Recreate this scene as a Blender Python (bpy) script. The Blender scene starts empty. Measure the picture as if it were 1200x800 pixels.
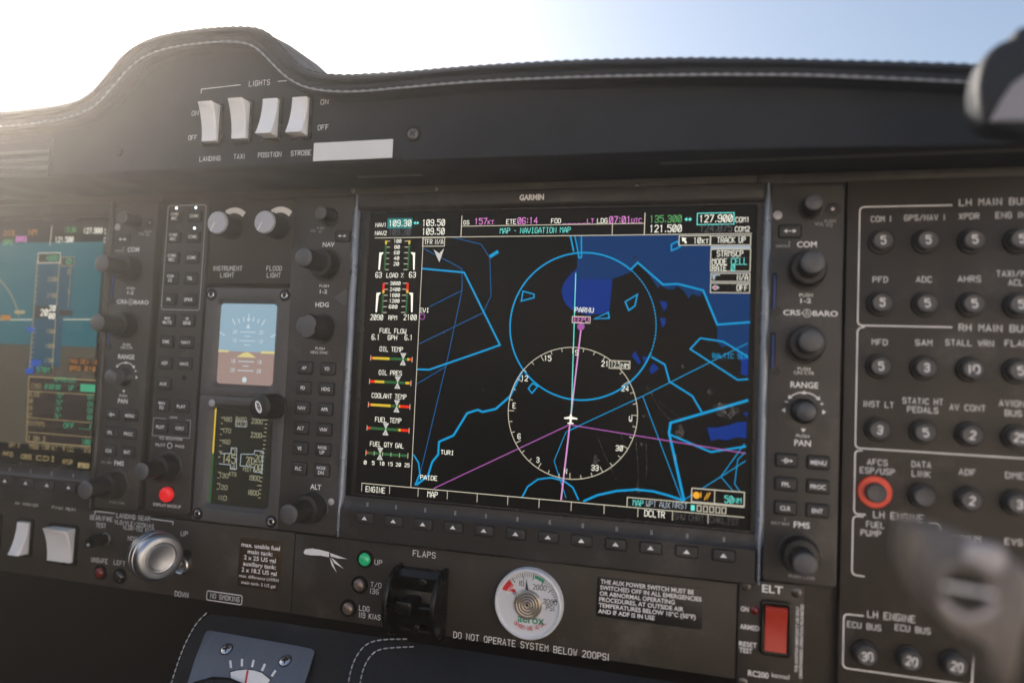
import bpy, math, random
from mathutils import Vector, Matrix
from mathutils.geometry import tessellate_polygon
random.seed(4)
R = math.radians
scene = bpy.context.scene
COL = scene.collection

# ------------------------------------------------------------------ camera (solved from the known size of the two screens)
# panel frame: X right, Y up, h towards the viewer, all in millimetres, origin at the middle of the big map screen
F_PX = 848.5                                  # focal length in pixels of a 1200 px wide picture
RM = [(0.96212553, -0.04352292, 0.26911005), (0.02813723, 0.99775517, 0.06076944), (-0.27115081, -0.05089581, 0.96119033)]
CAM = (89.6, -11.61, 384.16)                  # X, Y, h of the lens

def W(X, Y, h=0.0):                           # panel millimetres -> world metres
    return Vector((X / 1000.0, -h / 1000.0, Y / 1000.0))

def ray(px, py):                              # direction in panel frame of a measured photo point
    c = ((px - 600) / F_PX, (py - 400) / F_PX, 1.0)
    d = [sum(RM[k][i] * c[k] for k in range(3)) for i in range(3)]
    return (d[0], -d[1], -d[2])

def at(px, py, h=0.0):                        # measured photo point -> X, Y on the plane h
    d = ray(px, py)
    t = (h - CAM[2]) / d[2]
    return (CAM[0] + t * d[0], CAM[1] + t * d[1])

def on_plane(px, py, P0, n):                  # measured photo point -> X, Y, h on a tilted plane
    d = ray(px, py)
    t = sum((P0[i] - CAM[i]) * n[i] for i in range(3)) / sum(d[i] * n[i] for i in range(3))
    return tuple(CAM[i] + t * d[i] for i in range(3))

def wdir(v):                                  # camera-axes vector (right, down, forward) -> world
    p = [sum(RM[k][i] * v[k] for k in range(3)) for i in range(3)]
    return Vector((p[0], p[2], -p[1]))

cam_data = bpy.data.cameras.new("camera")
cam = bpy.data.objects.new("camera", cam_data)
COL.objects.link(cam)
rt, up, bk = wdir((1, 0, 0)), wdir((0, -1, 0)), wdir((0, 0, -1))
mw = Matrix((rt, up, bk)).transposed().to_4x4()
mw.translation = W(*CAM)
cam.matrix_world = mw
cam_data.sensor_width = 36.0
cam_data.lens = F_PX / 1200.0 * 36.0
cam_data.clip_start = 0.01
cam_data.clip_end = 2000.0
cam_data.dof.use_dof = True
cam_data.dof.focus_distance = 0.412
cam_data.dof.aperture_fstop = 3.0
cam_data.dof.aperture_blades = 9
scene.camera = cam

# ------------------------------------------------------------------ daylight
SUN = wdir((-900, -570, 848)).normalized()    # towards the sun, just outside the upper left corner
el = math.asin(SUN.z)
az = math.atan2(SUN.x, SUN.y)
world = bpy.data.worlds.new("World")
scene.world = world
world.use_nodes = True
wn = world.node_tree.nodes
wn.clear()
sky = wn.new("ShaderNodeTexSky")
sky.sky_type = 'NISHITA'
sky.sun_disc = False
sky.sun_elevation = el
sky.sun_rotation = az
sky.air_density = 1.0
sky.dust_density = 4.0
sky.ozone_density = 0.4
bg = wn.new("ShaderNodeBackground")
bg.inputs['Strength'].default_value = 0.10
wo = wn.new("ShaderNodeOutputWorld")
world.node_tree.links.new(sky.outputs[0], bg.inputs[0])
world.node_tree.links.new(bg.outputs[0], wo.inputs[0])
sl = bpy.data.lights.new("sun", 'SUN')
sl.energy = 5.0
sl.angle = R(0.5)
sl.color = (1.0, 0.93, 0.84)
so = bpy.data.objects.new("sun", sl)
COL.objects.link(so)
so.rotation_euler = SUN.to_track_quat('Z', 'Y').to_euler()
so.location = W(-900, 900, -900)
scene.view_settings.view_transform = 'Standard'
scene.view_settings.look = 'None'
EXPO = 1.35
scene.view_settings.exposure = EXPO
scene.view_settings.gamma = 1.0
scene.cycles.use_denoising = True
scene.cycles.use_adaptive_sampling = True
scene.cycles.adaptive_threshold = 0.005
scene.cycles.max_bounces = 8

# ------------------------------------------------------------------ materials
def lin(c):
    return tuple((x / 255.0 / 12.92) if x / 255.0 <= 0.04045 else ((x / 255.0 + 0.055) / 1.055) ** 2.4 for x in c)

def mat(name, col, rough=0.5, metal=0.0, spec=0.5, noise=0.0, nscale=400.0, bump=0.0, bscale=900.0, rvar=0.0,
        emit=None, estr=1.0, coat=0.0, voronoi=False, stretch=None, wear=0.0):
    m = bpy.data.materials.new(name)
    m.use_nodes = True
    nt = m.node_tree
    n, l = nt.nodes, nt.links
    b = n['Principled BSDF']
    b.inputs['Base Color'].default_value = (*col, 1)
    b.inputs['Roughness'].default_value = rough
    b.inputs['Metallic'].default_value = metal
    b.inputs['Specular IOR Level'].default_value = spec
    if coat:
        b.inputs['Coat Weight'].default_value = coat
        b.inputs['Coat Roughness'].default_value = 0.08
    if emit is not None:
        b.inputs['Emission Color'].default_value = (*emit, 1)
        b.inputs['Emission Strength'].default_value = estr
    if noise or bump or rvar:
        tc = n.new('ShaderNodeTexCoord')
        mp = n.new('ShaderNodeMapping')
        if stretch:
            mp.inputs['Scale'].default_value = stretch
        l.new(tc.outputs['Object'], mp.inputs[0])
        nz = n.new('ShaderNodeTexNoise')
        nz.inputs['Scale'].default_value = nscale
        nz.inputs['Detail'].default_value = 6
        l.new(mp.outputs[0], nz.inputs['Vector'])
        if noise:
            mx = n.new('ShaderNodeMix')
            mx.data_type = 'RGBA'
            mx.inputs[6].default_value = (*[c * (1 - noise) for c in col], 1)
            mx.inputs[7].default_value = (*[min(1, c * (1 + noise)) for c in col], 1)
            l.new(nz.outputs[0], mx.inputs[0])
            l.new(mx.outputs[2], b.inputs['Base Color'])
        if wear and noise:
            wz = n.new('ShaderNodeTexNoise')
            wz.inputs['Scale'].default_value = 22.0
            wz.inputs['Detail'].default_value = 13
            wz.inputs['Roughness'].default_value = 0.72
            l.new(tc.outputs['Object'], wz.inputs['Vector'])
            wr = n.new('ShaderNodeMapRange')
            wr.inputs[1].default_value = 0.54
            wr.inputs[2].default_value = 0.74
            wr.inputs[3].default_value = 0.0
            wr.inputs[4].default_value = wear
            l.new(wz.outputs[0], wr.inputs[0])
            wx = n.new('ShaderNodeMix')
            wx.data_type = 'RGBA'
            l.new(wr.outputs[0], wx.inputs[0])
            l.new(mx.outputs[2], wx.inputs[6])
            wx.inputs[7].default_value = (0.14, 0.13, 0.12, 1)
            l.new(wx.outputs[2], b.inputs['Base Color'])
        if rvar:
            mr = n.new('ShaderNodeMapRange')
            mr.inputs[1].default_value = 0.3
            mr.inputs[2].default_value = 0.7
            mr.inputs[3].default_value = max(0.02, rough - rvar)
            mr.inputs[4].default_value = min(1, rough + rvar)
            n2 = n.new('ShaderNodeTexNoise')
            n2.inputs['Scale'].default_value = 35.0
            n2.inputs['Detail'].default_value = 8
            l.new(mp.outputs[0], n2.inputs['Vector'])
            l.new(n2.outputs[0], mr.inputs[0])
            l.new(mr.outputs[0], b.inputs['Roughness'])
        if bump:
            bt = n.new('ShaderNodeTexVoronoi' if voronoi else 'ShaderNodeTexNoise')
            bt.inputs['Scale'].default_value = bscale
            l.new(mp.outputs[0], bt.inputs['Vector'])
            bp = n.new('ShaderNodeBump')
            bp.inputs['Strength'].default_value = bump
            bp.inputs['Distance'].default_value = 0.0003
            l.new(bt.outputs[0], bp.inputs['Height'])
            l.new(bp.outputs[0], b.inputs['Normal'])
    return m

M = {}
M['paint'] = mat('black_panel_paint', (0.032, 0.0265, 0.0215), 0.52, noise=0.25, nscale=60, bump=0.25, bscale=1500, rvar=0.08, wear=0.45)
M['plastic'] = mat('dark_bezel_plastic', (0.046, 0.042, 0.040), 0.50, noise=0.2, nscale=900, bump=0.35, bscale=1600, rvar=0.08, wear=0.45)
M['bar'] = mat('bezel_bar_plastic', (0.022, 0.020, 0.019), 0.42, noise=0.2, nscale=300, bump=0.15, bscale=1600, rvar=0.08, wear=0.45)
M['grey'] = mat('grey_instrument_plastic', (0.085, 0.082, 0.082), 0.48, noise=0.15, nscale=600, bump=0.3, bscale=1500, rvar=0.06, wear=0.45)
M['rim'] = mat('satin_edge_strip', (0.20, 0.235, 0.29), 0.30, metal=0.35, rvar=0.08, noise=0.1, nscale=120)
M['knob'] = mat('black_knob_rubber', (0.014, 0.0135, 0.013), 0.45, noise=0.3, nscale=500, bump=0.2, bscale=1800, wear=0.25)
M['cap'] = mat('grey_knob_cap', (0.085, 0.085, 0.09), 0.42, noise=0.15, nscale=500, bump=0.15, bscale=2000)
M['palecap'] = mat('pale_knob_cap', (0.50, 0.49, 0.53), 0.38, metal=0.3, noise=0.1, nscale=500)
M['key'] = mat('key_rubber', (0.030, 0.029, 0.029), 0.55, noise=0.2, nscale=800, bump=0.2, bscale=1500, wear=0.45)
M['gap'] = mat('black_gap', (0.006, 0.006, 0.006), 0.8, noise=0.2)
M['ink'] = mat('white_print', (0.86, 0.86, 0.86), 0.6, noise=0.12, nscale=900, emit=(0.6, 0.65, 0.7), estr=0.0)
M['greyink'] = mat('grey_print', (0.45, 0.45, 0.46), 0.6, noise=0.1, nscale=900)
M['white'] = mat('white_switch_plastic', (0.86, 0.86, 0.86), 0.42, noise=0.04, nscale=300, rvar=0.08)
M['strip'] = mat('white_tape', (0.78, 0.79, 0.78), 0.6, noise=0.05, nscale=90, bump=0.1, bscale=500)
M['leather'] = mat('dark_leather', (0.010, 0.011, 0.013), 0.6, spec=0.35, noise=0.25, nscale=300, bump=0.6, bscale=1000, voronoi=True, rvar=0.1)
M['fascia'] = mat('dark_fascia_vinyl', (0.014, 0.017, 0.022), 0.6, noise=0.25, nscale=100, bump=0.25, bscale=2200, rvar=0.08, spec=0.3)
M['thread'] = mat('grey_thread', (0.36, 0.38, 0.41), 0.7, noise=0.25, nscale=1500, bump=0.4, bscale=3000)
M['screw'] = mat('dark_screw_steel', (0.16, 0.15, 0.145), 0.35, metal=0.9, rvar=0.1, noise=0.2, nscale=900)
M['steel'] = mat('bright_steel', (0.55, 0.54, 0.53), 0.25, metal=1.0, rvar=0.1, noise=0.1, nscale=500)
M['alu'] = mat('brushed_aluminium', (0.42, 0.44, 0.47), 0.34, metal=0.95, noise=0.04, nscale=900)
M['blueplate'] = mat('blue_grey_brushed_plate', (0.13, 0.145, 0.175), 0.38, metal=0.6, noise=0.3, nscale=60, bump=0.2, bscale=120, stretch=(30, 1, 1), rvar=0.06)
M['redbtn'] = mat('red_button', (0.55, 0.012, 0.015), 0.3, coat=0.3, emit=(0.5, 0.01, 0.012), estr=0.35, noise=0.1)
M['redrocker'] = mat('red_rocker', (0.48, 0.050, 0.030), 0.45, noise=0.08, nscale=300, rvar=0.05)
M['darkred'] = mat('unlit_red_lens', (0.16, 0.008, 0.006), 0.2, coat=0.5, noise=0.2)
M['redring'] = mat('red_collar', (0.80, 0.085, 0.045), 0.4, noise=0.1)
M['clear'] = mat('unlit_clear_lens', (0.20, 0.15, 0.12), 0.2, metal=0.3, coat=0.7, noise=0.4, nscale=500)
M['darklens'] = mat('unlit_dark_lens', (0.02, 0.022, 0.022), 0.2, coat=0.6, noise=0.2)
M['greenlens'] = mat('lit_green_lens', (0.02, 0.30, 0.14), 0.15, coat=0.8, emit=(0.003, 0.16, 0.06), estr=0.35, noise=0.2)
M['led'] = mat('lit_white_led', (0.8, 0.85, 0.9), 0.3, emit=(0.75, 0.88, 1.0), estr=1.1, noise=0.02)
M['sensor'] = mat('light_sensor', (0.42, 0.41, 0.44), 0.25, coat=0.5, noise=0.05)
M['placard'] = mat('black_placard', (0.010, 0.010, 0.010), 0.35, noise=0.2, nscale=200, rvar=0.05)
M['brownplac'] = mat('worn_bronze_placard', (0.055, 0.034, 0.018), 0.4, metal=0.4, noise=0.75, nscale=220)
M['dial'] = mat('white_dial', (0.66, 0.68, 0.72), 0.5, noise=0.03, nscale=90)
M['dialred'] = mat('dial_red', (0.60, 0.02, 0.03), 0.5, noise=0.05)
M['dialgreen'] = mat('dial_green', (0.02, 0.30, 0.18), 0.5, noise=0.05)
M['black'] = mat('black_print', (0.01, 0.01, 0.01), 0.6, noise=0.1)
M['bronze'] = mat('turned_metal_disc', (0.50, 0.46, 0.41), 0.30, metal=1.0, rvar=0.08, noise=0.15, nscale=700)
M['gloss'] = mat('glossy_black_plastic', (0.006, 0.006, 0.006), 0.26, spec=0.35, noise=0.2, rvar=0.08)
M['grip'] = mat('lit_grip_plastic', (0.13, 0.115, 0.105), 0.5, noise=0.25, nscale=60, rvar=0.1, bump=0.2, bscale=600)  # black plastic greyed in colour for the light on its top
M['gripring'] = mat('pale_grip_ring', (0.34, 0.33, 0.35), 0.4, noise=0.1)
M['vent'] = mat('pale_vent_liner', (0.22, 0.22, 0.25), 0.5, noise=0.1)
M['well'] = mat('dark_footwell_carpet', (0.008, 0.008, 0.009), 0.9, noise=0.4, nscale=200, bump=0.5, bscale=600)

M['trim'] = mat('beige_bounce_trim', (0.60, 0.54, 0.49), 0.8, noise=0.1, nscale=40, bump=0.3, bscale=300)  # unseen walls only, coloured to bounce warm light onto the panel
# clear gauge dome
gm = bpy.data.materials.new('clear_dome')
gm.use_nodes = True
gb = gm.node_tree.nodes['Principled BSDF']
gb.inputs['Transmission Weight'].default_value = 1.0
gb.inputs['Roughness'].default_value = 0.03
gb.inputs['IOR'].default_value = 1.12
M['dome'] = gm

def emis(name, rgb, k=1.08):                   # something a screen shows: it gives off light
    M[name] = mat('screen_' + name, (0.004, 0.004, 0.004), 0.34, spec=0.12, emit=lin(rgb), estr=k * 2.0 ** -EXPO, noise=0.02)
emis('s_black', (9, 9, 8))
emis('s_white', (236, 234, 218), 1.3)
emis('s_grey', (88, 90, 94))
emis('s_dim', (74, 72, 70))
emis('s_cyan', (110, 228, 215))
emis('s_teal', (10, 120, 118))
emis('s_green', (96, 165, 100))
emis('s_dkgreen', (44, 96, 52))
emis('s_mag', (228, 140, 212))
emis('s_purple', (158, 84, 160))
emis('s_blue', (0, 146, 200))
emis('s_midblue', (0, 92, 150))
emis('s_line', (200, 192, 172))
emis('s_sea', (0, 48, 96))
emis('s_bay', (0, 44, 122))
emis('s_red', (232, 42, 14))
emis('s_yellow', (208, 178, 48))
emis('s_orange', (238, 168, 50))
emis('s_marker', (196, 196, 188))
emis('s_panelgrey', (160, 172, 180))
emis('p_sky', (14, 82, 92))
emis('p_skydark', (20, 62, 70))
emis('p_ground', (66, 62, 52))
emis('p_tape', (28, 66, 82))
emis('p_tan', (150, 132, 92))
emis('p_green', (58, 150, 112))
emis('p_orange', (160, 104, 36))
emis('p_box', (40, 34, 32))
emis('p_blue', (10, 70, 150))
emis('b_sky', (138, 166, 182))
emis('b_ground', (152, 130, 123))
emis('b_white', (190, 206, 212))
emis('b_yellow', (206, 196, 130))
emis('b_black', (34, 34, 28))
emis('b_text', (150, 148, 122))

# ------------------------------------------------------------------ mesh building
class MB:
    def __init__(self):
        self.v, self.f = [], []
    def add(self, verts, faces):
        o = len(self.v)
        self.v += [tuple(p) for p in verts]
        self.f += [tuple(i + o for i in f) for f in faces]
        return self
    def loops(self, loops, cap0=False, cap1=True, closed=True):
        """skin a list of loops that have equal counts"""
        n = len(loops[0])
        vs = [p for lp in loops for p in lp]
        fs = []
        m = n if closed else n - 1
        for i in range(len(loops) - 1):
            for k in range(m):
                a, b = i * n + k, i * n + (k + 1) % n
                fs.append((a, b, b + n, a + n))
        if cap0:
            fs.append(tuple(reversed(range(n))))
        if cap1:
            s = (len(loops) - 1) * n
            fs.append(tuple(range(s, s + n)))
        return self.add(vs, fs)
    def plate(self, X0, Y0, X1, Y1, h0, h1, r=1.0, b=0.4, seg=5):
        """rounded rectangular plate with a bevelled front edge"""
        lp = [[(x, y, h0) for x, y in rr(X0, Y0, X1, Y1, r, seg)], [(x, y, h1 - b) for x, y in rr(X0, Y0, X1, Y1, r, seg)]]
        for k in (0.5, 1.0):
            ins = b * (1 - math.cos(k * math.pi / 2))
            lp.append([(x, y, h1 - b + b * math.sin(k * math.pi / 2)) for x, y in rr(X0 + ins, Y0 + ins, X1 - ins, Y1 - ins, max(0.05, r - ins), seg)])
        return self.loops(lp)
    def frame(self, o, i, h0, h1, ro=1.0, ri=1.0, b=0.4, slope=0.0, hin=None, seg=5):
        """plate with an opening; o and i are (X0, Y0, X1, Y1)"""
        hin = h0 if hin is None else hin
        O = lambda d, h: [(x, y, h) for x, y in rr(o[0] + d, o[1] + d, o[2] - d, o[3] - d, max(0.05, ro - d), seg)]
        I = lambda d, h: [(x, y, h) for x, y in rr(i[0] - d, i[1] - d, i[2] + d, i[3] + d, ri + d, seg)]
        return self.loops([O(0, h0), O(0, h1 - b), O(b * 0.3, h1 - b * 0.3), O(b, h1), I(b + slope, h1), I(b * 0.3 + slope, h1 - b * 0.3), I(slope, h1 - b), I(0, hin)], cap1=False)
    def lathe(self, cx, cy, prof, seg=40, ridge=None, mod=None, tilt=None):
        """turn a profile of (radius, h) round the axis through cx, cy; ridge = (first row, last row, depth)"""
        rows = []
        for j, (r, h) in enumerate(prof):
            row = []
            for k in range(seg):
                a = 2 * math.pi * k / seg
                q = r
                if ridge and ridge[0] <= j <= ridge[1] and k % 2:
                    q = r * (1 - ridge[2])
                if mod:
                    q = mod(r, a, j)
                row.append((cx + q * math.cos(a), cy + q * math.sin(a), h))
            rows.append(row)
        return self.loops(rows)
    def poly(self, pts, h):
        """filled flat outline, facing the viewer"""
        vs = [(x, y, h) for x, y in pts]
        area = sum(pts[i][0] * pts[(i + 1) % len(pts)][1] - pts[(i + 1) % len(pts)][0] * pts[i][1] for i in range(len(pts)))
        if area < 0:
            vs.reverse()
        tr = tessellate_polygon([[Vector(p) for p in vs]])
        fs = []
        for t in tr:
            a, b, c = (Vector(vs[i]) for i in t)
            fs.append(t if (b - a).cross(c - a).z > 0 else (t[0], t[2], t[1]))
        return self.add(vs, fs)
    def slab(self, pts, h0, h1, b=0.4):
        """outline with thickness"""
        area = sum(pts[i][0] * pts[(i + 1) % len(pts)][1] - pts[(i + 1) % len(pts)][0] * pts[i][1] for i in range(len(pts)))
        if area < 0:
            pts = list(reversed(pts))
        n = len(pts)
        self.loops([[(x, y, h0) for x, y in pts], [(x, y, h1) for x, y in pts]], cap1=False)
        return self.poly(pts, h1)
    def ribbon(self, pts, w, h, closed=False):
        """flat mitred line"""
        P = [Vector(p[:2]) for p in pts]
        Q = [P[0]]
        for p in P[1:]:
            if (p - Q[-1]).length > 1e-5:
                Q.append(p)
        P = Q
        if closed and (P[0] - P[-1]).length < 1e-5:
            P.pop()
        n = len(P)
        if n < 2:
            return self
        L, Rr = [], []
        for i in range(n):
            if closed:
                a, b = (P[i] - P[i - 1]).normalized(), (P[(i + 1) % n] - P[i]).normalized()
            else:
                a = (P[i] - P[i - 1]).normalized() if i else None
                b = (P[i + 1] - P[i]).normalized() if i < n - 1 else None
                a = a or b
                b = b or a
            t = (a + b)
            t = t.normalized() if t.length > 1e-4 else a
            nv = Vector((-t.y, t.x))
            c = max(0.45, nv.dot(Vector((-a.y, a.x))))
            e = Vector((0, 0))
            if not closed and i == 0:
                e = -b * w * 0.32
            if not closed and i == n - 1:
                e = a * w * 0.32
            L.append(P[i] + nv * w / 2 / c + e)
            Rr.append(P[i] - nv * w / 2 / c + e)
        vs = [(p.x, p.y, h) for p in L] + [(p.x, p.y, h) for p in Rr]
        fs = []
        for i in range(n if closed else n - 1):
            j = (i + 1) % n
            fs.append((n + i, n + j, j, i))
        return self.add(vs, fs)
    def disc(self, cx, cy, r, h, n=24):
        return self.poly([(cx + r * math.cos(2 * math.pi * k / n), cy + r * math.sin(2 * math.pi * k / n)) for k in range(n)], h)
    def arc(self, cx, cy, r, a0, a1, w, h, n=24):
        return self.ribbon([(cx + r * math.cos(R(a0 + (a1 - a0) * k / n)), cy + r * math.sin(R(a0 + (a1 - a0) * k / n))) for k in range(n + 1)], w, h)
    def tube(self, path, rad, seg=8, close=False):
        """round bar along points (X, Y, h); rad is a number or one per point"""
        P = [Vector(p) for p in path]
        rad = rad if isinstance(rad, (list, tuple)) else [rad] * len(P)
        rows = []
        for i, p in enumerate(P):
            t = (P[min(i + 1, len(P) - 1)] - P[max(i - 1, 0)]).normalized()
            u = t.cross(Vector((0.13, 0.21, 0.97)))
            if u.length < 0.05:
                u = t.cross(Vector((1, 0, 0)))
            u.normalize()
            v = t.cross(u)
            rows.append([tuple(p + (u * math.cos(a) + v * math.sin(a)) * rad[i]) for a in (2 * math.pi * k / seg for k in range(seg))])
        rows = [[r_ for r_ in reversed(row)] for row in rows]
        return self.loops(rows, cap0=True, cap1=True)
    def build(self, name, m, root=None, parent=None, smooth=35, label=None):
        """ONE mesh object; root carries the thing's place, parent may be a part of that thing"""
        off = root.location if root is not None else Vector((0, 0, 0))
        me = bpy.data.meshes.new(name)
        me.from_pydata([tuple(W(*p) - off) for p in self.v], [], self.f)
        me.materials.append(M[m] if isinstance(m, str) else m)
        me.update()
        if smooth:
            me.polygons.foreach_set('use_smooth', [True] * len(me.polygons))
            me.set_sharp_from_angle(angle=R(smooth))
        o = bpy.data.objects.new(name, me)
        COL.objects.link(o)
        p = parent if parent is not None else root
        if p is not None:
            o.parent = p
        if label:
            o['label'] = label
        return o

def rr(X0, Y0, X1, Y1, r, seg=5):
    r = min(r, abs(X1 - X0) / 2 - 1e-4, abs(Y1 - Y0) / 2 - 1e-4)
    out = []
    for cx, cy, a0 in ((X1 - r, Y0 + r, -90), (X1 - r, Y1 - r, 0), (X0 + r, Y1 - r, 90), (X0 + r, Y0 + r, 180)):
        for k in range(seg + 1):
            a = R(a0 + 90.0 * k / seg)
            out.append((cx + r * math.cos(a), cy + r * math.sin(a)))
    return out

def thing(name, label, cat, X, Y, h=-4.0, group=None, kind=None):
    o = bpy.data.objects.new(name, None)
    COL.objects.link(o)
    o.location = W(X, Y, h)
    o.empty_display_size = 0.005
    o['label'] = label
    o['category'] = cat
    if group:
        o['group'] = group
    if kind:
        o['kind'] = kind
    return o

# ------------------------------------------------------------------ lettering: one-stroke engraved capitals (grid 4 x 6)
G = {'A': "00 26 40;12 32", 'B': "00 06 36 45 44 33 03;33 42 41 30 00", 'C': "45 36 16 05 01 10 30 41", 'D': "00 06 26 45 41 20 00",
     'E': "46 06 00 40;03 33", 'F': "46 06 00;03 33", 'G': "45 36 16 05 01 10 30 41 43 23", 'H': "00 06;40 46;03 43", 'I': "20 26",
     'J': "46 41 30 10 01", 'K': "00 06;46 03;13 40", 'L': "06 00 40", 'M': "00 06 23 46 40", 'N': "00 06 40 46",
     'O': "10 01 05 16 36 45 41 30 10 01", 'P': "00 06 36 45 44 33 03", 'Q': "10 01 05 16 36 45 41 30 10 01;22 40", 'R': "00 06 36 45 44 33 03;23 40",
     'S': "45 36 16 05 04 13 33 42 41 30 10 01", 'T': "06 46;26 20", 'U': "06 01 10 30 41 46", 'V': "06 20 46", 'W': "06 10 24 30 46",
     'X': "00 46;06 40", 'Y': "06 23 46;23 20", 'Z': "06 46 00 40", '0': "10 01 05 16 36 45 41 30 10 01", '1': "20 26",
     '2': "05 16 36 45 44 00 40", '3': "05 16 36 45 44 33 13;33 42 41 30 10 01", '4': "30 36 02 42", '5': "46 06 04 34 43 41 30 10 01",
     '6': "45 36 16 05 01 10 30 41 42 33 03", '7': "06 46 10", '8': "13 04 05 16 36 45 44 33 13 02 01 10 30 41 42 33", '9': "01 10 30 41 45 36 16 05 04 13 43",
     '/': "00 46", '-': "13 33", '_': "00 40", '.': "20 21", ':': "21 22;24 25", '%': "00 46;06 05;40 41", '=': "12 32;14 34", '+': "13 33;21 25", '?': "05 16 36 45 44 23 22",
     '(': "36 25 21 30", ')': "16 25 21 10", '*': "16 36 34 14 16", ' ': ""}
GS = dict(G)                                   # the screens' own letters
GS.update({'A': "00 03 26 43 40;02 42", '0': "10 01 05 16 36 45 41 30 10 01;11 35", '1': "15 26 20", 'V': "06 03 20 43 46", 'W': "06 01 10 22 30 41 46", 'M': "00 06 24 46 40", 'I': "16 36;26 20;10 30"})

def stroke(mb, s, X, Y, height, h, width=None, weight=0.13, align='c', font=G, gap=2.0, rot=0.0):
    """write s in ribbons; Y is the middle of the letters; width stretches the line to a measured length"""
    adv, pos = 0.0, []
    for ch in s:
        narrow = ch in 'I1.:()' and font is G
        w = 1.2 if narrow else (3.0 if ch == ' ' else 4.0)
        if font is GS and ch in '.:':
            w = 1.6
        pos.append((adv - (2.0 - w / 2.0 if ch in 'I1.:()' and w < 4 else 0.0), ch))
        adv += w + gap
    total = max(0.5, adv - gap)
    sy = height / 6.0
    sx = (width / total) if width else sy * 0.78
    x0 = {'c': -total * sx / 2, 'l': 0.0, 'r': -total * sx}[align]
    ca, sa = math.cos(R(rot)), math.sin(R(rot))
    lift = 0.0
    for px, ch in pos:
        for pl in filter(None, font.get(ch.upper(), "").split(';')):
            q = []
            for t in pl.split():
                lx, ly = x0 + (px + int(t[0])) * sx, (int(t[1]) - 3) * sy
                q.append((X + lx * ca - ly * sa, Y + lx * sa + ly * ca))
            mb.ribbon(q, min(weight * height, (0.9 if font is GS else 1.25) * sx), h + lift)
            lift = 0.012 if lift == 0 else (0.024 if lift == 0.012 else 0.0)

_tc = {}
def glyphs(s, bold):
    key = (s, bold)
    if key not in _tc:
        c = bpy.data.curves.new('t', 'FONT')
        c.body = s
        c.resolution_u = 3
        c.offset = {0: 0.004, 1: 0.02, 2: 0.05}[int(bold)]
        o = bpy.data.objects.new('t', c)
        COL.objects.link(o)
        dg = bpy.context.evaluated_depsgraph_get()
        me = bpy.data.meshes.new_from_object(o.evaluated_get(dg))
        v = [(p.co.x, p.co.y) for p in me.vertices]
        f = [tuple(p.vertices) for p in me.polygons]
        bpy.data.objects.remove(o)
        bpy.data.curves.remove(c)
        bpy.data.meshes.remove(me)
        _tc[key] = (v, f)
    return _tc[key]

def sans(mb, s, X, Y, height, h, width=None, align='c', bold=True, rot=0.0, squeeze=0.9):
    """write s in a filled sans serif; height is that of a capital"""
    v, f = glyphs(s, bold)
    xs = [p[0] for p in v]
    x0, x1 = min(xs), max(xs)
    k = height / 0.70
    kx = width / (x1 - x0) if width else k * squeeze
    ax = {'c': (x0 + x1) / 2, 'l': x0, 'r': x1}[align]
    ca, sa = math.cos(R(rot)), math.sin(R(rot))
    out = []
    for px, py in v:
        lx, ly = (px - ax) * kx, (py - 0.35) * k
        out.append((X + lx * ca - ly * sa, Y + lx * sa + ly * ca, h))
    fs = []
    for q in f:
        a, b, c = (Vector(out[i]) for i in q[:3])
        fs.append(q if (b - a).cross(c - a).z >= 0 else tuple(reversed(q)))
    mb.add(out, fs)

def caption(root, s, xl, xr, y, hh, h, parent=None, m='ink', fn='stroke', weight=0.125, name='caption'):
    """a printed word measured in the photo from its left end, right end and middle height"""
    a, b = at(xl, y, h), at(xr, y, h)
    X, Y = at((xl + xr) / 2, y, h)
    mb = MB()
    if fn == 'stroke':
        stroke(mb, s, X, Y, hh, h, width=b[0] - a[0], weight=weight)
    else:
        sans(mb, s, X, Y, hh, h, width=b[0] - a[0], bold=(fn == 'bold'))
    return mb.build(name, m, root, parent, smooth=0)

# ------------------------------------------------------------------ reusable parts
def knob_dual(root, X, Y, h0=0.0, r=8.6, ri=5.6, hh=25.5, capm='cap', flange=10.0):
    """two rings on one shaft: ridged outer ring, ridged inner barrel, domed cap"""
    if flange:
        MB().lathe(X, Y, [(flange, h0 - 0.5), (flange, h0 + 0.6), (flange - 0.6, h0 + 0.9), (r + 0.3, h0 + 0.7)], 48).build('knob_collar', 'plastic', root)
    k = MB().lathe(X, Y, [(r, h0), (r, h0 + 1.4), (r, h0 + 8.5), (r - 0.6, h0 + 9.6), (ri + 1.0, h0 + 9.8), (ri + 0.2, h0 + 10.0)], 96, ridge=(1, 2, 0.045)).build('knob', 'knob', root)
    MB().lathe(X, Y, [(ri, h0 + 9.0), (ri, h0 + 11.0), (ri, h0 + hh - 1.4), (ri - 0.3, h0 + hh - 0.9)], 64, ridge=(1, 2, 0.05)).build('inner_knob', 'knob', root, k)
    d = [(ri - 0.15, h0 + hh - 1.2)]
    for q in range(1, 6):
        d.append(((ri - 0.2) * math.cos(q * 0.29), h0 + hh - 1.0 + 1.3 * math.sin(q * 0.29)))
    MB().lathe(X, Y, d, 40).build('knob_cap', capm, root, k)
    return k

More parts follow.
